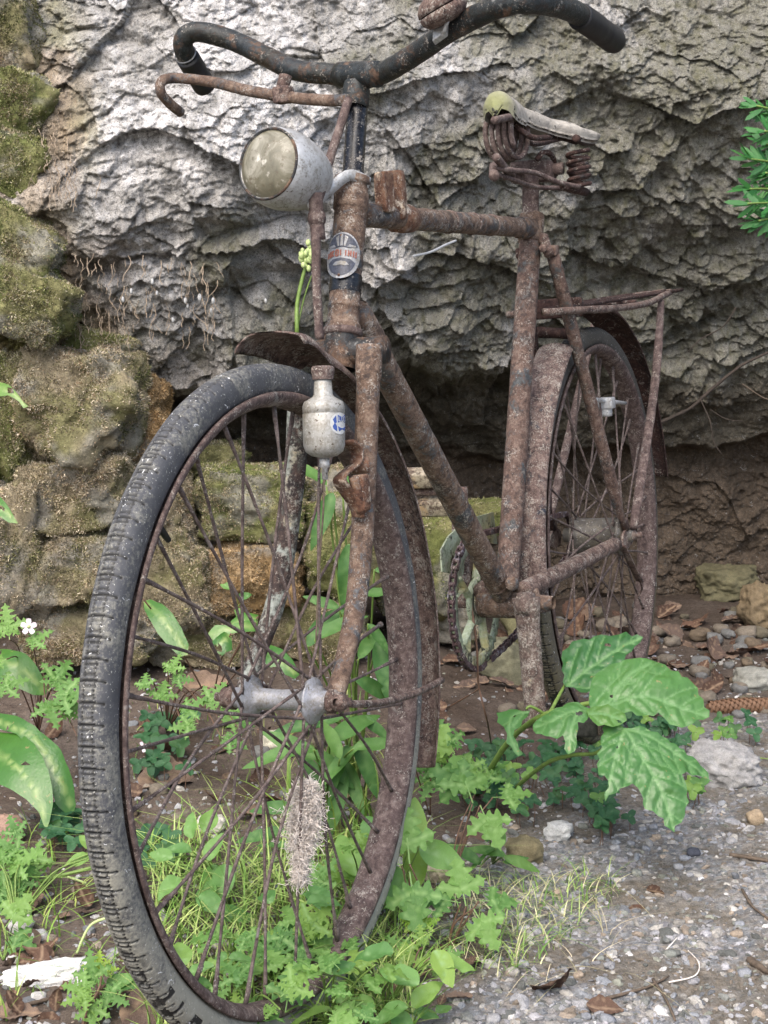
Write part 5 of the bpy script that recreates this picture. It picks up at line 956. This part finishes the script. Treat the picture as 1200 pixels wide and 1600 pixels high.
# ---------------------------------------------------------------- big traced leaves: each lies in its own tilted plane and is cockled
def traced(name, parent, base, out, veins, D, n, mat, bow=.0, puck=.0030, vw=2.2, sec=True, res=2.4, thick=0):
    out = A(out, ); out = out+0.
    k = [];
    for a, b in zip(out, np.roll(out, -1, 0)):
        m = max(1, int(np.linalg.norm(b-a)/8)); nn_ = A([-(b-a)[1], (b-a)[0]])/(np.linalg.norm(b-a)+1e-9); k += [a+(b-a)*t+(rng.normal(0, .5, 2)+nn_*(-rng.uniform(1.5, 4.5) if q_ % 2 else rng.uniform(.5, 2.))*sec)*(t > 0) for q_, t in enumerate(np.linspace(0, 1, m, endpoint=False))]
    V2, F = fill(k, res); c = A(out).mean(0); P0 = W(c[0], c[1], D); n = A(n)/np.linalg.norm(n)
    vs = [crom(A(v), 4) for v in veins]; side = []
    if sec:
        for v in vs:
            L_ = np.linalg.norm(np.diff(v, axis=0), axis=1).sum(); m = max(2, int(L_/26))
            for q in range(m):
                i = int((q+.4)/m*(len(v)-1)); p_ = v[i]; d = v[min(i+1, len(v)-1)]-v[max(i-1, 0)]; d = d/np.linalg.norm(d)
                for s_ in (1, -1):
                    e = d*.72+A([-d[1], d[0]])*s_*.70; side.append([p_, p_+e*L_*.20+rng.normal(0, 1, 2), p_+e*L_*.36+d*L_*.06])
    hl_ = [(V2[rng.integers(len(V2))], rng.uniform(2.5, 6)) for _ in range(1)]; fc = A([V2[list(f)].mean(0) for f in F]); F = [f for f, c_ in zip(F, fc) if all(np.hypot(*((c_-h_)*A([1, 1.6]))) > r_ for h_, r_ in hl_)]
    d1 = pdist(V2, vs); d2 = pdist(V2, side) if side else d1*0+99; R_ = A([ray(*p_) for p_ in V2]); t = ((P0-CAM)@n)/(R_@n); P = CAM+R_*t[:, None]
    cell = np.minimum(d1, d2); vn = np.maximum(np.exp(-(d1/vw)**2), .75*np.exp(-(d2/(vw*.55))**2)); ter = np.abs(fbm(np.column_stack([V2*.085, 0*d1]), 2, 3)); vn = np.maximum(vn, .12*np.exp(-(ter/.03)**2)*sec)
    sc = np.abs(out-c).max(); q = (V2-c)/sc
    h = puck*np.clip(cell/9, 0, 1)**.7-.0010*sec*np.exp(-(ter/.06)**2)-bow*(q**2).sum(1)+.006*vnoise(np.column_stack([V2*.018, 0*d1]), 7)*(sc/90)+puck*.5*vnoise(np.column_stack([V2*.09, 0*d1]), 8)
    P = P+n*h[:, None]; o = mk(name, P-A(base), F, mat, parent, True, np.stack([vn]*3, -1)); return o
def cr8(L): return [(640+x/2.134, 850+y/2.134) for x, y in L]
bb_ = gpt(745, 1240); big = thing('dock_plant', 'large glossy lobed leaves of a coarse plant leaning out from below the crank', 'plant', bb_)
nA = A([0, 0, 1])*.75-FW*.55
o = traced('leaf', big, bb_, cr8([(520, 468), (505, 378), (530, 345), (560, 325), (600, 322), (640, 303), (670, 310), (700, 299), (740, 304), (778, 305), (750, 340), (722, 372), (716, 392), (680, 400), (650, 410), (622, 440), (604, 485), (570, 492), (545, 470)]), [cr8([(525, 462), (600, 412), (690, 355), (772, 308)])], 2.20, nA-RT*.2, mBig, .006)
o['label'] = 'upper leaf pointing right'
traced('leaf', big, bb_, cr8([(602, 520), (604, 470), (615, 430), (650, 402), (700, 392), (740, 388), (790, 388), (822, 396), (850, 405), (872, 424), (906, 448), (944, 460), (966, 492), (986, 530), (1003, 562), (960, 574), (930, 592), (890, 592), (858, 575), (830, 558), (780, 572), (740, 556), (690, 548), (640, 535)]), [cr8([(604, 528), (700, 520), (790, 508), (900, 535), (995, 560)]), cr8([(660, 522), (720, 450), (800, 405)])], 2.10, nA+RT*.05, mBig, .010)
traced('leaf', big, bb_, cr8([(722, 602), (692, 566), (650, 598), (642, 650), (626, 730), (630, 770), (662, 788), (650, 828), (656, 852), (690, 830), (742, 800), (770, 832), (788, 880), (832, 905), (868, 944), (886, 958), (920, 902), (932, 860), (920, 800), (906, 772), (960, 768), (1022, 780), (992, 738), (950, 698), (890, 658), (830, 622), (770, 600)]), [cr8([(722, 606), (780, 720), (840, 830), (888, 952)]), cr8([(722, 606), (830, 650), (930, 720), (1016, 776)]), cr8([(722, 606), (690, 700), (655, 845)])], 2.02, A([0, 0, 1])*.55-FW*.75+RT*.1, mBig, .012)
traced('leaf', big, bb_, cr8([(395, 545), (330, 545), (318, 552), (286, 558), (290, 592), (314, 610), (320, 660), (355, 698), (372, 690), (346, 642), (372, 610), (392, 572)]), [cr8([(392, 550), (340, 575), (335, 640), (355, 690)])], 2.14, nA-RT*.5, mBig, .01)
traced('leaf', big, bb_, cr8([(408, 592), (440, 570), (470, 556), (510, 545), (540, 520), (600, 530), (592, 580), (560, 592), (556, 640), (550, 682), (526, 692), (512, 640), (470, 642), (420, 626)]), [cr8([(600, 540), (540, 560), (480, 590), (415, 600)]), cr8([(560, 555), (540, 620), (530, 685)])], 2.06, nA-RT*.2, mBig, .010)
traced('leaf', big, bb_, cr8([(590, 545), (640, 538), (700, 548), (726, 580), (700, 600), (650, 600), (610, 590)]), [cr8([(592, 560), (650, 565), (722, 585)])], 2.06, nA, mBig, .006)
for P_, r_ in (([(745, 1240, 2.44), (790, 1165, 2.26), (840, 1122, 2.16), (890, 1106, 2.12), (925, 1098, 2.10)], .0046), ([(790, 1245, 2.42), (850, 1195, 2.24), (895, 1180, 2.16), (935, 1175, 2.12), (972, 1140, 2.07)], .0034), ([(860, 1112, 2.15), (872, 1090, 2.17), (884, 1068, 2.20)], .0028), ([(850, 1115, 2.15), (830, 1104, 2.14), (822, 1108, 2.14)], .0024)):
    P_ = crom([W(*q)-bb_ for q in P_], 8); mk('stem', *tube(P_, np.linspace(r_, r_*.7, len(P_)), 10, lump=.0003), mStem, big)
def z4(L, ox=0, oy=920, s=4.): return [(ox+x/s, oy+y/s) for x, y in L]
hb2 = gpt(-40, 1200); hart = thing('fern', 'strap leaved fern with long glossy fronds at the left edge', 'fern', hb2)
nH = -FW*.75+A([0, 0, 1])*.6
traced('frond', hart, hb2, z4([(-60, 700), (0, 715), (100, 760), (200, 840), (300, 930), (380, 1010), (430, 1120), (462, 1220), (477, 1320), (460, 1372), (420, 1377), (350, 1322), (310, 1200), (250, 1060), (100, 890), (-60, 800)]), [z4([(-60, 745), (200, 930), (350, 1150), (462, 1362)])], 2.28, nH+RT*.2, mHart, .02, .0008, 3, False, 8)
traced('frond', hart, hb2, z4([(-80, 830), (60, 860), (120, 880), (200, 950), (260, 1040), (300, 1130), (325, 1240), (322, 1340), (292, 1430), (265, 1482), (248, 1440), (230, 1380), (160, 1310), (80, 1260), (-80, 1180)]), [z4([(-80, 960), (130, 1140), (230, 1300), (265, 1475)])], 2.24, nH-RT*.15, mHart, .02, .0008, 3, False, 8)
traced('frond', hart, hb2, z4([(-80, 330), (0, 345), (80, 370), (160, 400), (230, 480), (292, 585), (270, 632), (200, 642), (100, 610), (-80, 530)]), [z4([(-80, 420), (140, 500), (285, 620)])], 2.5, nH, mHart, .015, .0008, 3, False, 8)
hb3 = gpt(330, 1090); h2 = thing('fern', 'young strap fern with rounded glossy fronds behind the front spokes', 'fern', hb3)
E3 = dict(ox=120, oy=540, s=3.)
for ol, vn_, D_ in [([(310, 1182), (345, 1178), (400, 1208), (450, 1258), (490, 1320), (522, 1390), (516, 1432), (480, 1442), (430, 1402), (380, 1350), (335, 1272), (312, 1222)], [(312, 1188), (410, 1290), (514, 1430)], 2.62), ([(614, 1342), (650, 1308), (720, 1312), (840, 1268), (842, 1330), (730, 1352), (640, 1382)], [(840, 1300), (720, 1330), (620, 1345)], 2.66), ([(634, 1382), (690, 1330), (722, 1350), (727, 1420), (680, 1446), (640, 1422)], [(722, 1350), (680, 1390), (645, 1425)], 2.62), ([(720, 1282), (780, 1248), (850, 1248), (842, 1330), (735, 1338)], [(850, 1270), (780, 1290), (722, 1310)], 2.7), ([(880, 1472), (900, 1388), (960, 1418), (1012, 1470), (1042, 1530), (1020, 1552), (950, 1532), (890, 1492)], [(890, 1430), (960, 1480), (1036, 1545)], 2.6)]:
    traced('frond', h2, hb3, z4(ol, **E3), [z4(vn_, **E3)], D_, nH, mHart, .008, .0006, 2.5, False, 6)
    a_, b_ = W(*z4([vn_[0]], **E3)[0], D_)-hb3, A([0, 0, -.01]); mk('stem', *tube(crom([b_, a_*.5+A([0, 0, .01]), a_], 4), .0014, 6), mStemRed, h2)
hb4 = W(-40, 700, 2.4); h4 = thing('fern', 'two bright frond tips reaching in at the left edge over the mossy wall', 'fern', hb4)
for ol, vn_ in [([(-60, 280), (0, 290), (40, 305), (80, 345), (105, 380), (132, 402), (110, 412), (90, 385), (40, 357), (-60, 365)], [(-60, 325), (40, 332), (125, 405)]), ([(-60, 800), (0, 825), (30, 860), (60, 910), (82, 946), (40, 947), (0, 922), (-60, 900)], [(-60, 850), (20, 890), (78, 944)])]:
    c_ = dict(ox=0, oy=500, s=3.); traced('frond', h4, hb4, z4(ol, **c_), [z4(vn_, **c_)], 2.4, nH, mHart, .004, .0005, 2.5, False, 5)
    a_ = W(-20, 500+vn_[0][1]/3, 2.4)-hb4; mk('stem', *tube(crom([a_, a_+A([.02, -.05, -.12])], 6), .0014, 6), mStem, h4)
# sprout behind the head tube
sD = 2.88; sb0 = W(463, 552, sD+.06); spt = thing('sprout', 'pale green budding stem rising between the lamp and the mudguard', 'plant', sb0)
P_ = crom([sb0*0, W(464, 520, sD)-sb0, W(464, 480, sD)-sb0, W(470, 445, sD)-sb0, W(479, 412, sD)-sb0], 8); mk('stem', *tube(P_, np.linspace(.0044, .0032, len(P_)), 10), mStem, spt)
mk('stem', *tube(crom([sb0*0, W(464, 520, sD+.01)-sb0, W(474, 470, sD+.01)-sb0, W(487, 430, sD+.01)-sb0], 8), .0016, 6), mStem, spt)
for k in range(34):
    q = W(481+rng.normal(0, 5.5), 402+rng.normal(0, 10), sD+rng.normal(0, .008))-sb0; V, F = ico(2); mk('bud', V*rng.uniform(.003, .0055)*A([1, 1, 1.4])+q, F.tolist(), mBud, spt)
# yew twig at the right edge
yb = W(1260, 330, 2.35); yew = thing('yew_branch', 'dark green yew twigs with needles reaching in at the right edge', 'branch', yb)
nd = np.array([(-.05, 0, 0), (.05, 0, 0), (.12, .35, .01), (.10, .8, .0), (0, 1, -.03), (-.10, .8, 0), (-.12, .35, .01)]); nf = [(0, 1, 2, 6), (6, 2, 3, 5), (5, 3, 4)]
need = lmesh('needle', (nd, nf, np.zeros((7, 3))), mYew)
for (x0, y0, x1, y1) in [(1260, 200, 1182, 165), (1260, 275, 1168, 248), (1260, 270, 1192, 222), (1260, 310, 1172, 295), (1260, 330, 1168, 318), (1260, 345, 1185, 345), (1260, 290, 1196, 270), (1250, 225, 1195, 205)]:
    a_, b_ = W(x0, y0, 2.36), W(x1, y1, 2.30+rng.uniform(-.03, .03)); P_ = crom([a_, (a_+b_)/2+A([0, 0, .006]), b_], 6); mk('twig', *tube(P_-yb, .0015, 6), mStem, yew)
    for k in range(26):
        t = .25+.75*k/25; p_ = a_+(b_-a_)*t; d = (x1-x0, y0-y1); an = math.degrees(math.atan2(d[1], d[0])); side = 1 if k % 2 else -1; M_ = lmat(p_, an+side*(62-35*(t > .9)-20*t)+rng.normal(0, 10), rng.uniform(28, 38)*2.32/FPX, rng.uniform(.1, .6), 0, .35); M_.translation -= Vector(yb); inst('needle', need, yew, M_)
# ---------------------------------------------------------------- grass and low threads (uncountable)
def blades(n, box, L, wd, D_off=0, pal=((.10, .20, .03), (.17, .28, .05), (.30, .36, .10)), lean=.6, test=None):
    x0, y0, x1, y1 = box; Vs = []; Fs = []; Cs = []; c = 0
    for _ in range(n):
        px, py = rng.uniform(x0, x1), rng.uniform(y0, y1)
        if test and not test(px, py): continue
        g_ = gpt(px, py, -.003); l = rng.uniform(*L); a = rng.uniform(0, 2*math.pi); h = A([math.cos(a), math.sin(a), 0]); le_ = rng.uniform(.3, 1.5)*lean; s_ = A([-h[1], h[0], 0]); w_ = rng.uniform(*wd); m = 6
        for i in range(m):
            t = i/(m-1); p_ = g_+h*l*le_*t*t*(1.0)+A([0, 0, 1])*l*(t-.35*le_*t*t); q = w_*(1-t)**.6+.00008; Vs += [p_-s_*q, p_+s_*q]
        Fs += [(c+2*i, c+2*i+1, c+2*i+3, c+2*i+2) for i in range(m-1)]; c += 2*m; k_ = A(pal[rng.integers(len(pal))])*rng.uniform(.7, 1.25); Cs += [k_]*(2*m)
    return A(Vs), Fs, A(Cs)
G1 = blades(1500, (230, 1330, 650, 1640), (.03, .10), (.0006, .0017), lean=.9, pal=((.10, .20, .03), (.19, .31, .07), (.34, .42, .14))); G2 = blades(900, (600, 1370, 960, 1530), (.015, .05), (.0005, .0012), pal=((.12, .24, .05), (.20, .32, .08), (.28, .36, .12), (.5, .48, .28)), lean=1.2, test=lambda x, y: x < 1000-(y-1380)*1.2)
G3 = blades(120, (440, 1230, 620, 1350), (.06, .14), (.0012, .0024), lean=.8); G4 = blades(160, (0, 1300, 260, 1600), (.03, .08), (.0006, .0014), lean=1.1); G5 = blades(50, (700, 1380, 980, 1530), (.03, .06), (.0004, .0007), pal=((.55, .48, .33), (.42, .38, .22)), lean=2.0); G6 = blades(90, (250, 1380, 480, 1430), (.10, .20), (.0009, .0017), lean=2.2, pal=((.2, .32, .08), (.3, .4, .12)))
G7 = blades(350, (200, 1080, 600, 1340), (.015, .04), (.0005, .0010), lean=1.2)
gv, gf, gc = [], [], []; c = 0
for a_, b_, d_ in (G1, G2, G3, G4, G5, G6, G7): gv.append(a_); gf += [tuple(i+c for i in f) for f in b_]; gc.append(d_); c += len(a_)
tag(mk('grass', np.vstack(gv), gf, mGrass, col=np.vstack(gc)), 'thin green and straw coloured grass around the front wheel', 'grass', kind='stuff')
# thick pale stalks at the lower left
for q, lab in (([(40, 1385), (80, 1372), (120, 1362), (165, 1350)], 'thick green stalk running behind the tyre at lower left'), ([(105, 1370), (140, 1385), (152, 1420), (180, 1455)], 'pale bent stalk left of the tyre'), ([(120, 1490), (135, 1455), (150, 1440), (178, 1432)], 'thin pale arching stalk beside the tyre')):
    g_ = gpt(*q[0]); D0 = float((g_-CAM)@FW); P_ = crom([W(x, y, D0-.02) for x, y in q], 6); tag(mk('stalk', *tube(P_, .0026 if 'thick' in lab else .0017, 8), mStem if 'thick' in lab else mBud, None, loc=P_[0]), lab, 'plant stem')
# ---------------------------------------------------------------- dead leaves
def dead(px, py, sp, ang, up_=.8, lab=None, grp=None, k=None, dz=.004):
    g_ = gpt(px, py, dz); D = float((g_-CAM)@FW); M_ = lmat(g_, ang, sp*D/FPX, up_, 0, .3); o = bpy.data.objects.new('dead_leaf', L_DEAD[rng.integers(7) if k is None else k]); S.collection.objects.link(o); o.matrix_world = M_; tag(o, lab, 'dead leaf', grp)
for q in [(190, 1595, 130, 10, .6, 'large curled brown leaf at the bottom left under the tyre', None, 1), (230, 1575, 120, 30, .5, 'folded brown leaf leaning on the tyre foot', None, 4), (-10, 1590, 75, 10, .75, 'flat rust brown leaf in the bottom left corner', None, 2), (215, 1225, 95, 15, .6, 'curled brown leaf behind the tyre beside clover', None, 3), (250, 1210, 70, 20, .6, 'pale crumpled leaf on the soil inside the wheel', None, 5), (285, 1075, 75, 10, .5, 'ribbed brown leaf below the fern fronds', None, 0), (75, 1145, 40, 60, .5, 'small orange brown leaf between herb and fronds', None, 6), (830, 1555, 75, 12, .85, 'flat brown leaf lying on the gravel at the bottom', None, 1), (915, 1580, 60, -10, .85, 'dark shrivelled leaf on the gravel at the bottom', None, 4), (1010, 1395, 32, 10, .8, 'small pinkish brown leaf on the gravel', None, 2), (985, 1420, 34, -60, .5, 'curled orange brown leaf upright in the grass edge', None, 3), (715, 1310, 60, -70, .4, 'torn pale brown leaf beside the tyre and trefoil plant', None, 5), (1150, 1020, 60, -20, .6, 'red brown leaf in the litter at right', None, 0), (820, 1105, 50, 30, .5, 'bright orange brown leaf under the crank', None, 6), (850, 1085, 45, 160, .5, 'curled brown leaf against the pedal', None, 4)]: dead(*q)
for k in range(90):
    dead(rng.uniform(870, 1205), rng.uniform(955, 1090), rng.uniform(24, 52), rng.uniform(0, 360), rng.uniform(.4, .9), 'brown dead leaf in the litter under the rock at right', 'leaf litter under the overhang')
for k in range(44):
    dead(rng.uniform(10, 260), rng.uniform(1400, 1590), rng.uniform(30, 65), rng.uniform(0, 360), rng.uniform(.5, .95), 'brown dead leaf on the ground left of the front tyre', 'leaf litter left of the tyre')
for k in range(34):
    dead(rng.uniform(215, 560), rng.uniform(1110, 1330), rng.uniform(24, 48), rng.uniform(0, 360), rng.uniform(.5, .95), 'small brown dead leaf on the soil inside the front wheel', 'leaf litter inside the wheel')
for k in range(26):
    dead(rng.uniform(690, 930), rng.uniform(990, 1160), rng.uniform(22, 42), rng.uniform(0, 360), rng.uniform(.4, .9), 'brown dead leaf on the ground below the cranks', 'leaf litter below the cranks')
for k in range(20):
    dead(rng.uniform(300, 740), rng.uniform(1400, 1590), rng.uniform(24, 48), rng.uniform(0, 360), rng.uniform(.4, .9), 'brown dead leaf among the herbs below the front wheel', 'leaf litter among the herbs')
# ---------------------------------------------------------------- twigs, stems, roots
def twig(pts, r, lab, mat=mTwig, grp=None, branch=()):
    P_ = crom([W(*q) if len(q) == 3 else gpt(*q, dz=.004) for q in pts], 7); o = mk('twig', *tube(P_, np.linspace(r, r*.6, len(P_)), 7, lump=r*.4, lf=200), mat, None, loc=P_[0]); return tag(o, lab, 'twig', grp)
twig([(736, 945, 2.3), (745, 1010, 2.3), (748, 1070, 2.32), (762, 1130, 2.36), (768, 1170)], .0020, 'thin reddish dead stem hanging in front of the chainring', mStemRed)
twig([(700, 1105, 2.5), (735, 1085, 2.45), (750, 1075, 2.42)], .0014, 'short thin twig leaning beside the mudguard end', mStemRed)
twig([(948, 1565), (1010, 1548), (1045, 1530)], .0022, 'dark twig lying across the gravel at the bottom'); twig([(1020, 1535), (1042, 1570), (1055, 1600)], .0018, 'brown stalk bent down towards the bottom of the path'); twig([(1140, 1340), (1175, 1345), (1210, 1352)], .0035, 'dark stick at the right edge below the rock')
twig([(1172, 1505), (1190, 1518), (1210, 1530)], .005, 'short black stick at the lower right edge'); twig([(1045, 1540), (1085, 1530), (1092, 1510), (1075, 1490)], .0010, 'pale straw bent at an angle on the gravel', mFluff); twig([(1040, 1490), (1058, 1470)], .001, 'short pale straw on the gravel', mFluff)
twig([(1160, 1395), (1175, 1420), (1200, 1440)], .0022, 'dark twig half buried in gravel at right'); twig([(15, 1590), (45, 1575), (80, 1565)], .003, 'short brown stick by the rosette at bottom left'); twig([(1090, 1195, 2.5), (1130, 1185, 2.5), (1200, 1192, 2.5)], .0016, 'green runner stem above the grey rock at right', mStem) if False else None
twig([(1060, 1162), (1110, 1178), (1205, 1190)], .0016, 'green runner stem lying above the grey rock', mStem)
twig([(1020, 665, 3.2), (1075, 640, 3.2), (1110, 610, 3.2), (1160, 570, 3.2), (1215, 545, 3.2)], .0042, 'dark dead branch in front of the rock at right', mDarkTwig); twig([(1095, 625, 3.18), (1110, 660, 3.15), (1115, 690, 3.15), (1128, 710, 3.15)], .0014, 'thin dry side shoot hanging from the dead branch', mDarkTwig); twig([(1110, 640, 3.18), (1135, 655, 3.16), (1160, 658, 3.16)], .0012, 'thin dry side shoot pointing right from the dead branch', mDarkTwig)
twig([(1150, 480, 3.2), (1130, 510, 3.2), (1095, 530, 3.2), (1075, 550, 3.2)], .0014, 'thin root running down the rock at right', mDarkTwig); twig([(1160, 600, 3.15), (1190, 620, 3.15), (1212, 628, 3.15)], .0014, 'straw caught on the rock at right', mTwig)
for k in range(24): twig([(x_ := rng.uniform(20, 640), y_ := rng.uniform(1120, 1590)), (x_+rng.uniform(-30, 30), y_+rng.uniform(-8, 8)), (x_+rng.uniform(-60, 60), y_+rng.uniform(-14, 14))], rng.uniform(.0008, .0018), 'thin brown twig lying among the leaf litter', mTwig, 'twigs in the litter')
# hanging rootlets on the left of the rock, with pale lime drops
V_, F_ = [], []
def dz(px, py): 
    return float(base_depth(A([px*1.]), A([py*1.]))[0])-.05
for k in range(300):
    if k < 170: px, py = 90+rng.normal(0, 22), rng.uniform(130, 300)
    elif k < 330: px, py = rng.uniform(100, 340), rng.uniform(395, 520)
    else: px, py = rng.uniform(30, 130), rng.uniform(20, 120)
    D_ = dz(px, py)-rng.uniform(0, .06)+.02; l = rng.uniform(10, 42); a = px; pts = [W(px, py, D_)]
    for j in range(1, 5): a += rng.normal(0, l*.10); pts.append(W(a, py+l*j/4, D_-.006*j+rng.normal(0, .006)))
    V_.append((crom(pts, 2))); 
V_, F_ = merge([tube(p_, .00035+.0004*rng.random(), 4, False) for p_ in V_]); tag(mk('hanging_roots', V_, F_, mRoot), 'fine pale rootlets hanging from the left of the rock', 'roots', kind='stuff')
dr = []
for (px, py) in [(192, 468), (205, 455), (290, 470), (293, 478), (312, 465), (333, 470), (238, 440), (245, 458), (415, 470), (270, 500), (330, 485)]:
    V, F = ico(2); dr.append((V*A([.0035, .0035, .007])*rng.uniform(.6, 1.2)+W(px, py, dz(px, py)-.03), F))
tag(mk('lime_drips', *merge(dr), mWhite), 'small white lime drops hanging among the rootlets', 'lime drips', kind='stuff')
# shaggy pale tuft hanging on the spokes
tb = W(474, 1300, 1.66); Vs = []
for k in range(5200):
    t = rng.random(); px = 480-12*t+rng.normal(0, (6+20*math.sin(math.pi*min(1, t*1.25+.05))**.7)*.46); py = 1222+t*156; c0 = W(px, py, 1.66+rng.normal(0, .006)); d = rng.normal(0, 1, 3)+A([0, 0, -.35]); d /= np.linalg.norm(d); l = rng.uniform(.003, .010)*(1.8 if k % 9 == 0 else 1); Vs.append(tube(A([c0, c0+d*l*.4+rng.normal(0, .0016, 3), c0+d*l*.75+rng.normal(0, .0022, 3), c0+d*l+rng.normal(0, .002, 3)]), .00034, 3, False))
core = [W(488, 1222, 1.66), W(480, 1260, 1.66), W(476, 1300, 1.66), W(470, 1350, 1.66), W(464, 1382, 1.66)]
tf = mk('dried_tuft', *merge(Vs), mFluff, None, loc=tb); tag(tf, 'shaggy pale dried plant tuft caught on the front spokes', 'dried tuft')
mk('tuft_core', *tube(crom(core, 5)-tb, [.003]+[.0042]*18+[.003]*2, 10, lump=.002, lf=150), mFluff, tf)
# pine cone at the right edge
cb_ = gpt(1165, 1112, .010); cone = thing('pine_cone', 'long brown spruce cone lying at the right edge under the rock', 'cone', cb_); sc_ = float((cb_-CAM)@FW)/FPX; L_ = 52*sc_
ax_ = RT*.99+A([0, 0, .05]); ax_ /= np.linalg.norm(ax_); x_, y_, z_ = basis(ax_)
mk('cone_core', *lathe([(.0001, -L_), (8*sc_, -L_*.9), (11*sc_, 0), (8*sc_, L_*.9), (.0001, L_)], (0, 0, 0), ax_, 14), mCone, cone); sm = None
sv_ = A([(-.5, 0, 0), (.5, 0, 0), (.62, .6, .1), (.3, 1.05, .08), (-.3, 1.05, .08), (-.62, .6, .1), (0, .5, .28)]); sf_ = [(0, 1, 6), (1, 2, 6), (2, 3, 6), (3, 4, 6), (4, 5, 6), (5, 0, 6)]
for k in range(170):
    t = k/169; a = k*2.39996; r_ = (11.5-4*abs(2*t-1)**2)*sc_; p_ = ax_*(L_*(2*t-1)); o_ = x_*math.cos(a)+y_*math.sin(a); yd = -ax_*.8+o_*.45; yd /= np.linalg.norm(yd); xd = np.cross(yd, o_); xd /= np.linalg.norm(xd); nd_ = np.cross(xd, yd); s_ = 9*sc_
    M_ = Matrix([[xd[i]*s_, yd[i]*s_, nd_[i]*s_, p_[i]+o_[i]*r_*.8] for i in range(3)]+[[0, 0, 0, 1]])
    if sm is None: o = mk('scale', sv_, sf_, mCone, cone, False); sm = o.data; o.matrix_local = M_
    else: inst('scale', sm, cone, M_)
